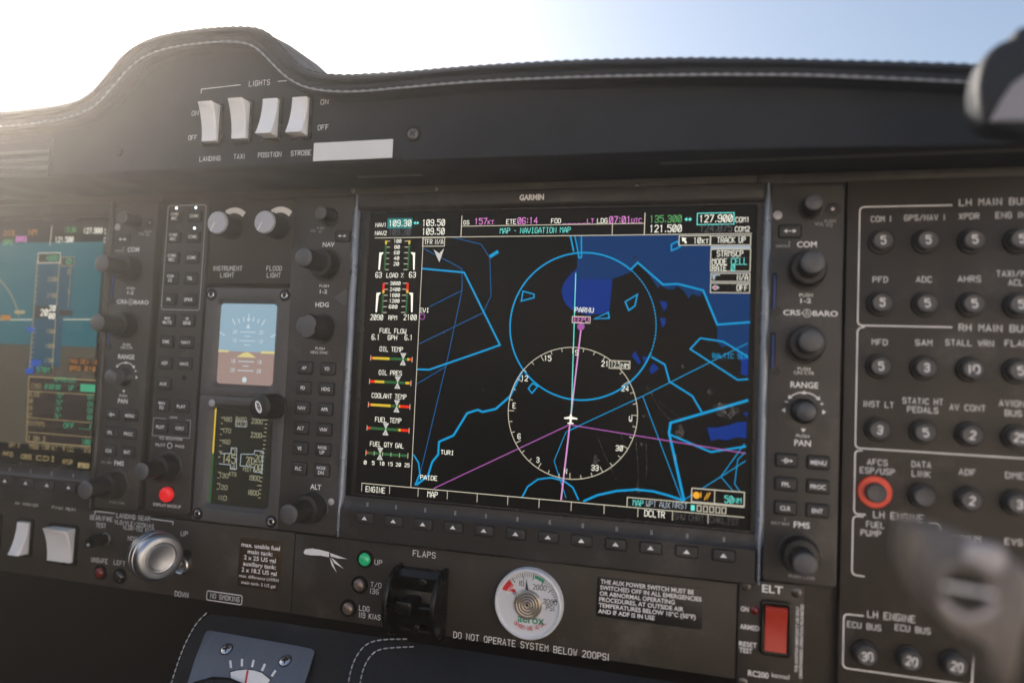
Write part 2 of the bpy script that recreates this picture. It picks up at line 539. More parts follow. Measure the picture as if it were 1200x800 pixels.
def knob_small(root, X, Y, h0=0.0, r=4.3, hh=12.0, capm='cap', flange=5.8):
    if flange:
        MB().lathe(X, Y, [(flange, h0 - 0.4), (flange, h0 + 0.4), (flange - 0.5, h0 + 0.8), (r + 0.3, h0 + 0.3)], 40).build('knob_collar', 'plastic', root)
    k = MB().lathe(X, Y, [(r, h0), (r, h0 + 1.5), (r, h0 + hh - 1.2), (r - 0.3, h0 + hh - 0.5)], 56, ridge=(1, 2, 0.05)).build('knob', 'knob', root)
    MB().lathe(X, Y, [(r - 0.2, h0 + hh - 0.8), (r - 0.6, h0 + hh - 0.1), (r * 0.6, h0 + hh + 0.25), (r * 0.2, h0 + hh + 0.35)], 40).build('knob_cap', capm, root, k)
    return k

def key(root, X, Y, w, hgt, text=None, h0=0.0, txh=2.0, txw=None, m='key', two=None):
    MB().plate(X - w / 2 - 0.55, Y - hgt / 2 - 0.55, X + w / 2 + 0.55, Y + hgt / 2 + 0.55, h0 - 0.5, h0 + 0.08, 1.3, 0.05).build('key_well', 'gap', root)
    k = MB().plate(X - w / 2, Y - hgt / 2, X + w / 2, Y + hgt / 2, h0, h0 + 1.3, 1.0, 0.6).build('key', m, root)
    mb = MB()
    if two:
        sans(mb, two[0], X, Y + hgt * 0.21, txh * 0.80, h0 + 1.36)
        sans(mb, two[1], X, Y - hgt * 0.19, txh * 0.95, h0 + 1.36)
    elif text == '<>':
        t = w * 0.30
        mb.poly([(X - t, Y), (X - t + 1.7, Y + 1.05), (X - t + 1.7, Y - 1.05)], h0 + 1.36)
        mb.poly([(X + t, Y), (X + t - 1.7, Y + 1.05), (X + t - 1.7, Y - 1.05)], h0 + 1.36)
        mb.ribbon([(X - t + 1.7, Y), (X + t - 1.7, Y)], 0.4, h0 + 1.36)
    elif text == '^':
        mb.poly([(X - 1.7, Y - 0.8), (X + 1.7, Y - 0.8), (X, Y + 1.25)], h0 + 1.36)
    elif text:
        sans(mb, text, X, Y, txh, h0 + 1.36, width=txw)
    if mb.v:
        mb.build('key_legend', 'ink', root, k, smooth=0)
    return k

def screw(root, X, Y, h, r=2.6, m='screw', cross=True, rot=20.0, parent=None):
    s = MB().lathe(X, Y, [(r, h - 0.3), (r, h + 0.25), (r * 0.82, h + 0.55), (r * 0.5, h + 0.7), (0.02, h + 0.72)], 28).build('screw', m, root, parent)
    mb = MB()
    for a in ((rot, rot + 90) if cross else (rot,)):
        c, q = math.cos(R(a)), math.sin(R(a))
        mb.ribbon([(X - c * r * 0.55, Y - q * r * 0.55), (X + c * r * 0.55, Y + q * r * 0.55)], r * 0.26, h + 0.78 + 0.02 * (a != rot))
    mb.build('screw_slot', 'gap', root, parent or s) if parent is None else mb.build('screw_slot', 'gap', root, parent)
    return s

def ring_screw(root, X, Y, h, r=2.6):
    MB().lathe(X, Y, [(r + 1.6, h - 0.3), (r + 1.6, h + 0.1), (r + 1.5, h + 0.15)], 24).build('screw_well', 'gap', root)
    MB().lathe(X, Y, [(r, h), (r, h + 0.8), (r - 0.4, h + 1.1), (r - 0.9, h + 1.0), (r - 1.0, h + 0.4)], 28).build('screw', 'steel', root)
    MB().disc(X, Y, r - 0.9, h + 0.45).build('screw_socket', 'gap', root)

# ------------------------------------------------------------------ the setting under and behind the panel
fw = MB()
fw.add([(-1500, -156, -170), (1500, -156, -170), (1500, -700, -170), (-1500, -700, -170)], [(0, 3, 2, 1)])
fo = fw.build('footwell_wall', 'well', smooth=0)
fo['kind'] = 'structure'
fl = MB().add([(-1500, -700, -170), (1500, -700, -170), (1500, -700, 1500), (-1500, -700, 1500)], [(0, 3, 2, 1)]).build('cabin_floor', 'well', smooth=0)
fl['kind'] = 'structure'
# unseen cabin walls, added: dark left for shade, beige right and rear for bounce
lw = MB().add([(-640, -700, -170), (-640, 40, -170), (-640, 40, 1400), (-640, -700, 1400), (-670, -700, -170), (-670, 40, -170), (-670, 40, 1400), (-670, -700, 1400)],
              [(0, 1, 2, 3), (7, 6, 5, 4), (1, 5, 6, 2), (0, 3, 7, 4)]).build('unseen_side_wall', 'well', smooth=0)
lw['kind'] = 'structure'
rw = MB().add([(760, -700, -170), (760, 120, -170), (760, 120, 1400), (760, -700, 1400), (790, -700, -170), (790, 120, -170), (790, 120, 1400), (790, -700, 1400)],
              [(3, 2, 1, 0), (4, 5, 6, 7), (2, 6, 5, 1), (4, 7, 3, 0)]).build('unseen_side_wall', 'trim', smooth=0)
rw['kind'] = 'structure'
bw = MB().add([(-640, -700, 1300), (760, -700, 1300), (760, 420, 1300), (-640, 420, 1300), (-640, -700, 1340), (760, -700, 1340), (760, 420, 1340), (-640, 420, 1340)],
              [(3, 2, 1, 0), (4, 5, 6, 7), (2, 3, 7, 6)]).build('unseen_rear_wall', 'trim', smooth=0)
bw['kind'] = 'structure'

# ------------------------------------------------------------------ instrument panel: the sheet everything is let into
panel = thing('instrument_panel', 'wide matt black instrument panel sheet behind all displays and switches', 'panel', -70, -156)
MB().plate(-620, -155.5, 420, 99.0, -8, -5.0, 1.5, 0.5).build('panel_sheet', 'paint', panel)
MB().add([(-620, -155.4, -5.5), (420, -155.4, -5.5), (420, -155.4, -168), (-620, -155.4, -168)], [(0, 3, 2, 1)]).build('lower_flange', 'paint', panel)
tf = MB()
for x0, x1 in ((-620, -260.5), (-259.9, 107.6), (108.2, 420)):
    tf.plate(x0, 93.6, x1, 98.6, -5.0, -3.6, 0.4, 0.3)
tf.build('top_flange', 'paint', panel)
sm_ = MB()
for px, py in ((413, 222), (510, 220), (745, 216), (830, 216)):
    X, Y = at(px, py + 1, -3)
    sm_.lathe(X, Y, [(1.6, -3.8), (1.6, -3.1), (1.1, -2.8), (0.02, -2.75)], 20)
sm_.build('flange_rivets', 'screw', panel)

# ------------------------------------------------------------------ display units
def display_unit(name, label, dx, left_keys):
    X = lambda v: v + dx
    root = thing(name, label, 'flight display', dx, -108)
    # outer plates: left column, right column, top bar, bottom bar
    MB().plate(X(-160.2), -107.5, X(-119.3), 92.6, -5, 0.5, 2.5, 0.7).build('left_column', 'plastic', root)
    MB().plate(X(114.6), -105.5, X(148.6), 91.6, -5, 0.5, 2.5, 0.7).build('right_column', 'plastic', root)
    tb = MB()
    prof = [(93.2, -5), (93.2, 0.6), (92.6, 1.2), (86.2, 1.6), (84.6, 1.2), (83.6, 0.2), (83.0, -0.6)]
    tb.loops([[(x, y, h) for y, h in prof] for x in (X(-116.2), X(111.2))], closed=False, cap1=False)
    tb.build('top_bar', 'bar', root)
    bb = MB()
    prof = [(-82.2, -0.6), (-84.6, -0.2), (-88.6, 0.2), (-90.0, 1.2), (-91.0, 2.0), (-107.4, 2.0), (-108.2, 1.4), (-108.2, -5)]
    bb.loops([[(x, y, h) for y, h in prof] for x in (X(-116.2), X(111.2))], closed=False, cap1=False)
    bb.build('bottom_bar', 'bar', root)
    # surround between bars and lit area
    MB().frame((X(-116.4), -84, X(111.4), 85), (X(-109.4), -82.4, X(108.0), 82.2), -1.5, -0.35, 1, 1.0, 0.25, hin=-1.2).build('screen_surround', 'gloss', root)
    # satin strips left and right of the screen: broad beside it, pinched at both ends
    for s, xc in ((-1, -117.9), (1, 112.9)):
        rows = []
        for y, w, hh in ((93.0, 1.0, 1.6), (88, 1.3, 2.0), (84.5, 1.9, 2.2), (82, 2.25, 2.2), (0, 2.25, 2.2), (-85, 2.25, 2.2), (-88.5, 1.7, 2.6), (-91.5, 1.15, 3.0), (-99, 1.1, 3.0), (-107.5, 0.9, 2.4)):
            o = 0.5 * s * (2.25 - w) * 0
            rows.append([(X(xc) + o + w * math.cos(R(a)), y, -0.6 + (hh + 0.6) * math.sin(R(a))) for a in range(180, -1, -20)])
        MB().loops(rows, closed=False, cap1=False).build('edge_strip', 'rim' if dx == 0 else 'bar', root)
    # brand mark on the top bar
    mb = MB()
    sans(mb, 'GARMIN', X(-10.6 if dx == 0 else -10.6), 88.6, 3.0, 1.72, width=14.0, bold=2)
    mb.build('maker_mark', 'ink', root, smooth=0)
    # soft keys
    for i in range(12):
        xk = X(-100.8 + 17.91 * i)
        key(root, xk, -95.0, 10.6, 5.4, '^', 2.0, m='key')
        MB().ribbon([(xk - 0.35, -88.6), (xk - 0.35, -86.4)], 0.28, 0.32).ribbon([(xk + 0.35, -88.6), (xk + 0.35, -86.4)], 0.28, 0.32).build('key_tick', 'greyink', root, smooth=0)
    # right column
    knob_small(root, X(133.2), 79.6, 0.5, 4.3, 13)
    MB().lathe(X(143.6), 78.6, [(3.6, 0.2), (3.6, 0.62), (3.2, 0.75), (1.2, 0.55), (0.02, 0.5)], 28).build('jack', 'knob', root)
    MB().lathe(X(143.4), 78.9, [(0.8, 0.5), (0.8, 0.9), (0.02, 0.95)], 12).build('jack_pin', 'bronze', root)
    MB().lathe(X(117.7), 76.4, [(2.3, 0.3), (2.25, 0.7), (1.5, 1.0), (0.02, 1.05)], 24).build('light_sensor', 'sensor', root)
    key(root, X(123.7), 68.0, 10.2, 6.2, '<>', 0.5)
    def bz(s, x, y, hh, w=None, bold=True, m='ink'):
        mb = MB()
        sans(mb, s, X(x), y, hh, 0.62, width=w, bold=bold)
        mb.build('caption', m, root, smooth=0)
    bz('VOL', 137.4, 71.6, 1.7, 4.3, False, 'greyink'); bz('PUSH', 142.3, 72.9, 1.5, 5.0, False, 'greyink'); bz('SQ', 142.0, 71.0, 1.5, 3.0, False, 'greyink')
    bz('EMERG', 120.6, 60.6, 1.3, 6.6, False, 'greyink'); bz('COM', 131.8, 61.4, 2.9, 9.2)
    MB().ribbon([(X(123.6), 60.4), (X(123.6), 62.6)], 0.25, 0.62).poly([(X(123.1), 62.2), (X(124.1), 62.2), (X(123.6), 63.2)], 0.63).build('caption', 'greyink', root, smooth=0)
    knob_dual(root, X(132.0), 48.4, 0.5, 8.4, 5.5, 25.5)
    bz('PUSH', 131.9, 36.0, 1.6, 6.2, False); bz('1-2', 131.9, 33.2, 2.2, 5.0)
    bz('CRS', 125.5, 27.2, 2.6, 8.0); bz('BARO', 141.0, 27.0, 2.6, 11.4)
    MB().arc(X(132.6), 27.0, 1.9, 0, 360, 0.3, 0.62).ribbon([(X(131.6), 26.4), (X(133.6), 26.4), (X(132.6), 28.2)], 0.25, 0.63, True).ribbon([(X(129.7), 27), (X(130.7), 27)], 0.4, 0.62).ribbon([(X(134.5), 27), (X(135.3), 27)], 0.4, 0.62).build('caption', 'ink', root, smooth=0)
    knob_dual(root, X(132.0), 11.7, 0.5, 8.4, 5.5, 25.5)
    bz('PUSH', 131.8, -0.6, 1.5, 5.8, False); bz('CRS CTR', 131.8, -2.6, 1.5, 9.4, False)
    bz('RANGE', 132.1, -8.5, 2.9, 12.8)
    k = MB().lathe(X(132.1), -21.4, [(6.4, 0.2), (6.2, 1.0), (5.0, 2.6), (3.4, 3.4), (3.2, 4.6)], 40).build('joystick', 'knob', root)
    MB().lathe(X(132.1), -21.4, [(3.4, 4.0), (4.4, 5.2), (4.6, 11.0), (4.2, 12.6), (2.7, 13.5), (1.0, 13.8)], 40).build('joystick_cap', 'cap', root, k)
    mb = MB()
    mb.arc(X(132.1), -21.4, 9.2, 50, 84, 0.55, 0.62).arc(X(132.1), -21.4, 9.2, 96, 130, 0.55, 0.62)
    for x, y, a in ((132.1, -12.4, 90), (132.1, -30.6, -90), (141.2, -21.4, 0), (123.0, -21.4, 180), (138.7, -14.9, -50), (125.5, -14.9, 230)):
        c, q = math.cos(R(a)), math.sin(R(a))
        mb.poly([(X(x + 1.2 * c), y + 1.2 * q), (X(x - 0.6 * c - 1.2 * q), y - 0.6 * q + 1.2 * c), (X(x - 0.6 * c + 1.2 * q), y - 0.6 * q - 1.2 * c)], 0.64)
    mb.ribbon([(X(123.2), -17.2), (X(124.8), -17.2)], 0.35, 0.62).ribbon([(X(139.5), -17.4), (X(141.1), -17.4)], 0.35, 0.62).ribbon([(X(140.3), -16.6), (X(140.3), -18.2)], 0.35, 0.63)
    mb.build('joystick_arrows', 'ink', root, smooth=0)
    bz('PUSH', 131.9, -33.6, 1.5, 6.0, False); bz('PAN', 131.9, -37.0, 2.9, 7.6)
    for i, (a, b) in enumerate((('D', 'MENU'), ('FPL', 'PROC'), ('CLR', 'ENT'))):
        y = -46.0 - 11.6 * i
        if a == 'D':
            kk = key(root, X(124.6), y, 9.8, 6.0, None, 0.5)
            mb = MB()
            sans(mb, 'D', X(124.6), y, 2.2, 1.88)
            mb.ribbon([(X(122.4), y), (X(127.0), y)], 0.35, 1.9).poly([(X(127.6), y), (X(126.3), y + 0.8), (X(126.3), y - 0.8)], 1.91)
            mb.build('key_legend', 'ink', root, kk, smooth=0)
        else:
            key(root, X(124.6), y, 9.8, 6.0, a, 0.5, 2.1)
        key(root, X(139.2), y, 9.8, 6.0, b, 0.5, 2.1)
    bz('DFLT MAP', 122.6, -77.0, 1.4, 8.4, False, 'greyink'); bz('FMS', 132.4, -76.8, 2.9, 7.4)
    MB().ribbon([(X(124.6), -75.6), (X(124.6), -74.2)], 0.25, 0.62).build('caption', 'greyink', root, smooth=0)
    knob_dual(root, X(131.6), -90.6, 0.5, 8.6, 5.6, 25)
    bz('PUSH CRSR', 133.0, -101.8, 1.5, 12.0, False, 'greyink')
    # card slots on the column's inner edge
    for yc in (38, 8):
        MB().plate(X(115.9), yc - 12, X(118.2), yc + 9, 0.2, 0.62, 0.5, 0.05).build('card_slot', 'gap', root)
        MB().plate(X(116.5), yc - 9, X(117.7), yc + 8, 0.5, 1.1, 0.4, 0.2).build('data_card', 'p_card', root)
        MB().lathe(X(118.4), yc - 10.2, [(2.6, 0.3), (2.5, 0.7), (1.6, 0.66), (0.02, 0.64)], 20).build('card_notch', 'knob', root)
    # left column
    knob_small(root, X(-134.6), 80.0, 0.5, 4.3, 12.5)
    key(root, X(-125.8), 68.3, 9.4, 6.0, '<>', 0.5)
    bz('VOL', -146.2, 72.0, 1.6, 4.0, False, 'greyink'); bz('PUSH', -141.2, 73.5, 1.4, 5.0, False, 'greyink'); bz('ID', -141.2, 71.4, 1.4, 2.2, False, 'greyink')
    bz('NAV', -135.2, 63.6, 2.7, 8.0)
    knob_dual(root, X(-135.3), 51.3, 0.5, 8.4, 5.6, 27)
    bz('PUSH', -136.6, 38.6, 1.6, 6.4, False); bz('1-2', -136.8, 35.2, 2.2, 5.0)
    mb = MB()
    mb.slab([(X(-129.6), 31.6), (X(-122.6), 36.6), (X(-121.2), 36.2), (X(-120.9), 35.0), (X(-120.9), 28.6), (X(-121.2), 27.4), (X(-122.6), 27.0)], 0.3, 0.8)
    mb.build('photocell_window', 'grey', root)
    bz('HDG', -137.2, 27.4, 2.7, 9.0)
    MB().lathe(X(-135.3), 13.2, [(8.9, 0.0), (8.9, 1.0), (8.3, 1.6), (7.7, 1.4), (7.6, 0.8)], 48).build('knob_collar', 'plastic', root)
    def scal(r, a, j):
        return r * (1 - 0.16 * max(0.0, math.cos(3 * a + 0.6)) ** 2) if j < 5 else r
    k = MB().lathe(X(-135.3), 13.2, [(7.5, 0.6), (7.5, 3), (7.2, 13), (7.1, 19.0), (6.7, 19.8)], 72, mod=scal).build('knob', 'knob', root)
    MB().lathe(X(-135.3), 13.2, [(6.8, 19.4), (6.5, 19.9), (3.4, 20.3), (0.5, 20.4)], 72, mod=lambda r, a, j: scal(r, a, 0)).build('knob_cap', 'cap', root, k)
    bz('PUSH', -137.0, 1.2, 1.5, 6.2, False); bz('HDG SYNC', -137.2, -1.2, 1.6, 11.6, False)
    if left_keys:
        rows = ((('AP',), ('YD',)), (('FD',), ('HDG',)), (('NAV',), ('APR',)), (('ALT',), ('VNV',)), (('VS',), ('NOSE', 'UP')), (('FLC',), ('NOSE', 'DN')))
        for i, (a, b) in enumerate(rows):
            y = -10.7 - 11.9 * i
            key(root, X(-146.2), y, 9.8, 6.8, a[0], 0.5, 2.0)
            if len(b) == 2:
                key(root, X(-131.0), y, 9.8, 6.8, None, 0.5, 2.2, two=b)
            else:
                key(root, X(-131.0), y, 9.8, 6.8, b[0], 0.5, 2.0)
    bz('ALT', -134.6, -80.2, 2.9, 7.2)
    knob_dual(root, X(-135.3), -92.0, 0.5, 8.6, 5.8, 27)
    MB().lathe(X(-124.0), -88.0, [(2.1, 0.3), (2.0, 0.8), (1.3, 1.2), (0.02, 1.3)], 24).build('light_sensor', 'sensor', root)
    return root

M['p_card'] = mat('blue_data_card', (0.02, 0.05, 0.22), 0.4, noise=0.1)
mfd = display_unit('map_display', 'right hand cockpit display showing the dark navigation map with cyan lines', 0.0, True)
pfd = display_unit('flight_display', 'blurred left hand cockpit display showing a blue horizon and a data window', -409.25, False)

# ---- what the map screen shows
scr = MB().plate(-109.6, -82.6, 108.2, 82.4, -1.4, -0.8, 0.6, 0.1).build('screen', 's_black', mfd)
LAY = {}
PATTERN = ('gauge_tick', 'compass_rose', 'divider_line', 'marker_letter')
def lay(name, m, lvl):
    k = (name, m) if name in PATTERN else (name, m, len(LAY))
    if k not in LAY:
        LAY[k] = (MB(), -0.78 + 0.03 * lvl)
    return LAY[k]
def P(pts):
    return [at(x, y) for x, y in pts]
def sline(name, m, pts, w, lvl=3, closed=False):
    mb, h = lay(name, m, lvl)
    mb.ribbon(P(pts), w, h + random.random() * 0.02, closed)
def sfill(name, m, pts, lvl=1):
    mb, h = lay(name, m, lvl)
    mb.poly(P(pts), h + random.random() * 0.005)
def stext(s, xl, xr, y, hh, m='s_white', lvl=9, weight=0.135, name='readout', obj=True):
    a, b = at(xl, y), at(xr, y)
    c = at((xl + xr) / 2, y)
    mb = MB()
    stroke(mb, s, c[0], c[1], hh, -0.78 + 0.03 * lvl, width=b[0] - a[0] - 0.3, weight=weight, font=GS, gap=1.7)
    return mb.build(name, m, mfd, scr, smooth=0)

# water
sfill('sea_area', 's_sea', [(676, 275.5), (880, 274.5), (878.6, 377.5), (840.4, 380), (824, 342), (820, 347.6), (811.4, 343.8), (806.6, 349.5), (801, 340), (793.2, 335), (790, 339), (782.7, 339), (773, 333.5), (771, 338), (756, 315), (747, 307.5), (739.5, 318), (728, 323), (717.5, 326.5), (676, 326)])
sfill('bay_area', 's_bay', [(676, 314), (676, 326.2), (717.5, 326.8), (714.6, 356), (713.7, 364), (705, 367.5), (690, 369), (672.5, 364.5), (664, 358), (659, 349), (657.6, 340), (660, 332), (667, 322.5)])
sfill('coast_strip', 's_sea', [(840.5, 380), (878.4, 377.5), (877, 420), (862, 412), (855, 404), (846, 407), (840.4, 400)], 1)
for q in ([(862, 410), (877, 418), (876.4, 441), (868, 438), (869, 425)], [(772.7, 352), (781, 353.5), (782, 358), (778, 365)], [(773, 372), (780, 373), (780, 379), (776, 384)],
          [(744.3, 411), (740, 417), (748.7, 427.5), (751, 424)], [(752.2, 417), (760, 418), (755.7, 425.8)], [(765.3, 425), (772, 431), (763.6, 439), (760.6, 432.8)],
          [(828.6, 500.6), (840, 501), (855, 498), (862, 495), (875, 494), (874.5, 513.7), (863, 512), (852, 516), (841, 514), (833, 517)], [(870.6, 484.8), (876.3, 482), (876, 488)]):
    sfill('lake_area', 's_bay', q, 1)
sfill('islet', 's_black', [(741, 303), (744, 299.5), (747.6, 298), (744.5, 302.5)], 2)
# thin airspace borders
for q in ([(495, 290.5), (541, 314.5), (541, 340), (503, 359)], [(541, 340), (524, 420), (488.5, 569)], [(531, 278), (563.5, 286), (573.5, 302), (575, 346), (566, 366), (490, 403)], [(487.5, 450), (523, 428.5)]):
    sline('thin_airspace_border', 's_midblue', q, 0.42, 3)
for q in ([(690, 583), (662, 580)][:0] or [(668.9, 503), (753, 464), (831.7, 424.4), (876, 402)], [(753, 464), (799, 586)], [(680, 498.5), (663, 506), (649, 540), (663, 583)],
          [(872.4, 520), (844.8, 558.4), (860.6, 577)], [(844.8, 558.4), (801, 586)], [(873.7, 540), (844.8, 558.4)], [(873, 530), (864.5, 538.7), (861, 567), (868.5, 578)]):
    sline('thin_airspace_border', 's_blue', q, 0.42, 3)
# bold borders
for q, w in (([(494.5, 314.5), (543.5, 319), (585.5, 404), (569, 410), (502.4, 433), (488, 432.5)], 1.15),
             ([(488, 567.5), (501, 557.5), (506, 541), (513, 532.5), (514, 517.5), (531, 510), (547, 484), (559.5, 480), (565, 482.5), (580.5, 479), (597.5, 464), (611, 436)], 1.35),
             ([(484.3, 533), (490, 542), (491.5, 555), (486, 568)], 1.0),
             ([(763.4, 418), (779, 427), (784.5, 447), (811.5, 464), (822, 482)], 1.0), ([(876, 469), (821, 485), (785.7, 495.3), (784, 507), (801.5, 586)], 1.5),
             ([(784, 508.5), (833, 529.5), (873.7, 523)], 1.1), ([(876, 417.5), (847.5, 400), (820.5, 396), (808.8, 408.8), (864.5, 445), (876.3, 444)], 0.9),
             ([(739.5, 315), (747.2, 307.4), (777, 333.3), (794, 332.3), (824, 340), (840.6, 380.2), (878.5, 377.3)], 1.1),
             ([(668.3, 276.5), (672, 294)], 1.0), ([(673.5, 276.5), (678.4, 302), (681.2, 301.5), (681, 276.5)], 0.8),
             ([(611, 583.5), (618, 570), (630, 561.5), (645, 559.5), (660, 563), (671, 571), (677.5, 585)], 0.95), ([(684, 587), (700, 580), (722, 575.2), (745, 573.5), (765, 575.5), (782, 580), (800, 586)], 1.3)):
    sline('airspace_border', 's_blue', q, w * 0.88, 4)
for q in ([(612.5, 341), (625.5, 344.5), (625.5, 348.5), (610.5, 352.5)], [(732.5, 353.4), (746.8, 344.8), (743.8, 358.2), (736.7, 363.5)], [(696, 373.5), (712.7, 365.8), (713.7, 372.5)],
          [(786.5, 286.3), (794, 282.5), (797, 289), (787, 293.4)], [(618.8, 455), (623.8, 448.8), (630, 452.5), (623, 460.5)]):
    sline('zone_marker', 's_blue', q, 0.75, 4, True)
sline('zone_marker', 's_blue', [(574.6, 300), (582.5, 295)], 1.9, 4)
# range ring and compass rose
cl, cr = at(597.2, 384), at(768.7, 384)
rcx, rr_ = (cl[0] + cr[0]) / 2, (cr[0] - cl[0]) / 2
rcy = (at(680, 295)[1] + at(680, 469.5)[1]) / 2
mb, hh_ = lay('range_ring', 's_blue', 4)
a1 = math.degrees(math.atan2(at(739.5, 315)[1] - rcy, at(739.5, 315)[0] - rcx))
a2 = math.degrees(math.atan2(at(765, 415)[1] - rcy, at(765, 415)[0] - rcx))
mb.arc(rcx, rcy, rr_, a1, 360 + a2, 0.85, hh_ + 0.01, 90)
q = a2
while q < a1:
    mb.arc(rcx, rcy, rr_, q, q + 1.5, 0.55, hh_ + 0.01, 2)
    q += 2.7
cl, cr = at(595, 486), at(747, 486)
ccx, cr_ = (cl[0] + cr[0]) / 2, (cr[0] - cl[0]) / 2
ccy = (at(672, 405)[1] + at(666, 563)[1]) / 2
mb, hh_ = lay('compass_rose', 's_line', 6)
mb.arc(ccx, ccy, cr_, 0, 360, 0.40, hh_, 90)
for k in range(36):
    a = R(k * 10 + 1)
    ln = 3.2 if k % 3 == 0 else 1.9
    mb.ribbon([(ccx + (cr_ - 0.2) * math.cos(a), ccy + (cr_ - 0.2) * math.sin(a)), (ccx + (cr_ - ln) * math.cos(a), ccy + (cr_ - ln) * math.sin(a))], 0.38, hh_ + 0.012)
for s, x, y in (('S', 675.5, 413), ('15', 641.5, 419.5), ('12', 614.3, 443), ('E', 602.3, 475), ('6', 608, 511), ('3', 630, 538.7), ('N', 662.5, 552), ('33', 697, 548), ('30', 725.5, 525), ('W', 738.8, 490.5), ('24', 732.5, 455), ('21', 708.8, 426)):
    w_ = 3.6 if len(s) == 1 else 8.6
    stext(s, x - w_ / 2, x + w_ / 2, y, 2.7, 's_white', 8, name='bearing_number')
# course lines
sline('course_line', 's_purple', [(508, 572), (667, 497.5), (873.5, 531)], 0.55, 5)
sline('track_line', 's_cyan', [(674.5, 320), (669.2, 488)], 0.5, 6)
sline('active_leg', 's_mag', [(680.6, 384), (657, 585.5)], 0.6, 6)
sline('active_leg_edge', 's_panelgrey', [(681.4, 384), (657.9, 585.5)], 0.2, 7)
c = at(680.6, 382.5)
lay('waypoint', 's_purple', 7)[0].disc(c[0], c[1], 2.0, -0.56)
c = at(494.3, 370.8)
lay('beacon_symbol', 's_purple', 7)[0].arc(c[0], c[1], 1.6, 0, 360, 0.5, -0.56)
# own aircraft
ax, ay = at(668.6, 490.5)
mb, hh_ = lay('aircraft_symbol', 's_white', 9)
mb.poly([(ax - 0.5, ay - 2.6), (ax + 0.5, ay - 2.6), (ax + 0.65, ay + 1.6), (ax, ay + 3.0), (ax - 0.65, ay + 1.6)], hh_)
mb.poly([(ax - 3.6, ay - 0.2), (ax + 3.6, ay - 0.2), (ax + 3.6, ay + 0.5), (ax + 0.6, ay + 1.2), (ax - 0.6, ay + 1.2), (ax - 3.6, ay + 0.5)], hh_ + 0.012)
mb.poly([(ax - 1.6, ay - 2.8), (ax + 1.6, ay - 2.8), (ax + 1.6, ay - 2.1), (ax - 1.6, ay - 2.1)], hh_ + 0.02)
# map words
for s, xl, xr, y, hh in (('EVI', 491, 502.5, 363.3, 2.3), ('TURI', 516, 531.5, 530, 2.2), ('PAIDE', 492, 512, 559.6, 2.3), ('PARNU', 673.3, 695.5, 363, 2.5)):
    stext(s, xl, xr, y, hh, 's_white', 8, 0.15, name='place_name')
stext('BALTIC SEA', 834.5, 876.5, 417, 2.2, 's_blue', 8, 0.15, name='place_name')

def box(x0, y0, x1, y1, lvl=10, m='s_line', fillm='s_black', w=0.45, y0r=None, y1r=None):
    y0r = y0 if y0r is None else y0r
    y1r = y1 if y1r is None else y1r
    q = [(x0, y0), (x1, y0r), (x1, y1r), (x0, y1)]
    A, B = at(*q[0]), at(*q[2])
    pts = [(A[0], A[1]), (B[0], A[1]), (B[0], B[1]), (A[0], B[1])]
    mb, h = lay('data_box', fillm, lvl)
    mb.poly(pts, h + random.random() * 0.01)
    if m:
        mb, h = lay('data_box_border', m, lvl + 0.6)
        mb.ribbon(pts, w, h + random.random() * 0.01, True)

box(670.6, 370.6, 691.2, 378.4, 9)
stext('EEPU', 672.3, 689.6, 374.4, 2.5, 's_mag', 11, name='place_name')
box(714, 422.3, 737.8, 432, 9)
stext('12.5', 715.6, 727, 427, 2.7, 's_white', 11, 0.15)
stext('NM', 728, 736.6, 428.2, 2.0, 's_white', 11, 0.15)
# cover plates: header, engine strip, key row keep the map inside its window
def cover(x0, y0, x1, y1, lvl=7.5):
    A, B = at(x0, y0), at(x1, y1)
    mb, h = lay('strip_background', 's_black', lvl)
    mb.poly([(A[0], A[1]), (B[0], A[1]), (B[0], B[1]), (A[0], B[1])], h + random.random() * 0.01)
Xe = -74.8
hl = 67.4
bl = -75.8
h = -0.78 + 0.03 * 7.5
lay('strip_background', 's_black', 7.5)[0].poly([(-109, hl), (107, hl), (107, 82), (-109, 82)], h)
lay('strip_background', 's_black', 7.5)[0].poly([(-109, bl), (Xe, bl), (Xe, hl - 0.01), (-109, hl - 0.01)], h + 0.004)
lay('strip_background', 's_black', 7.5)[0].poly([(-109, -82), (107, -82), (107, bl - 0.01), (-109, bl - 0.01)], h + 0.002)
mb, h = lay('divider_line', 's_line', 9)
mb.ribbon([(-105.6, hl), (105.6, hl)], 0.42, h)
mb.ribbon([(-105.6, bl), (105.6, bl)], 0.42, h)
mb.ribbon([(Xe, hl), (Xe, bl)], 0.40, h + 0.012)
for i in range(12):
    x = -105.4 + 17.6 * i
    mb.ribbon([(x, bl), (x, bl - 4.6)], 0.34, h + 0.012)
for x0, y0, x1, y1, w in ((541, 252.8, 540.3, 276.4, 0.5), (755.8, 249.3, 755.4, 274.6, 0.5), (717.6, 262.4, 717.5, 274.6, 0.4)):
    A, B = at(x0, y0), at(x1, y1)
    mb.ribbon([(A[0], A[1]), (A[0], hl)], w, h + 0.014)
A, B = at(541, 264.4), at(755.6, 262)
mb.ribbon([(A[0], (A[1] + B[1]) / 2), (B[0], (A[1] + B[1]) / 2)], 0.4, h + 0.006)
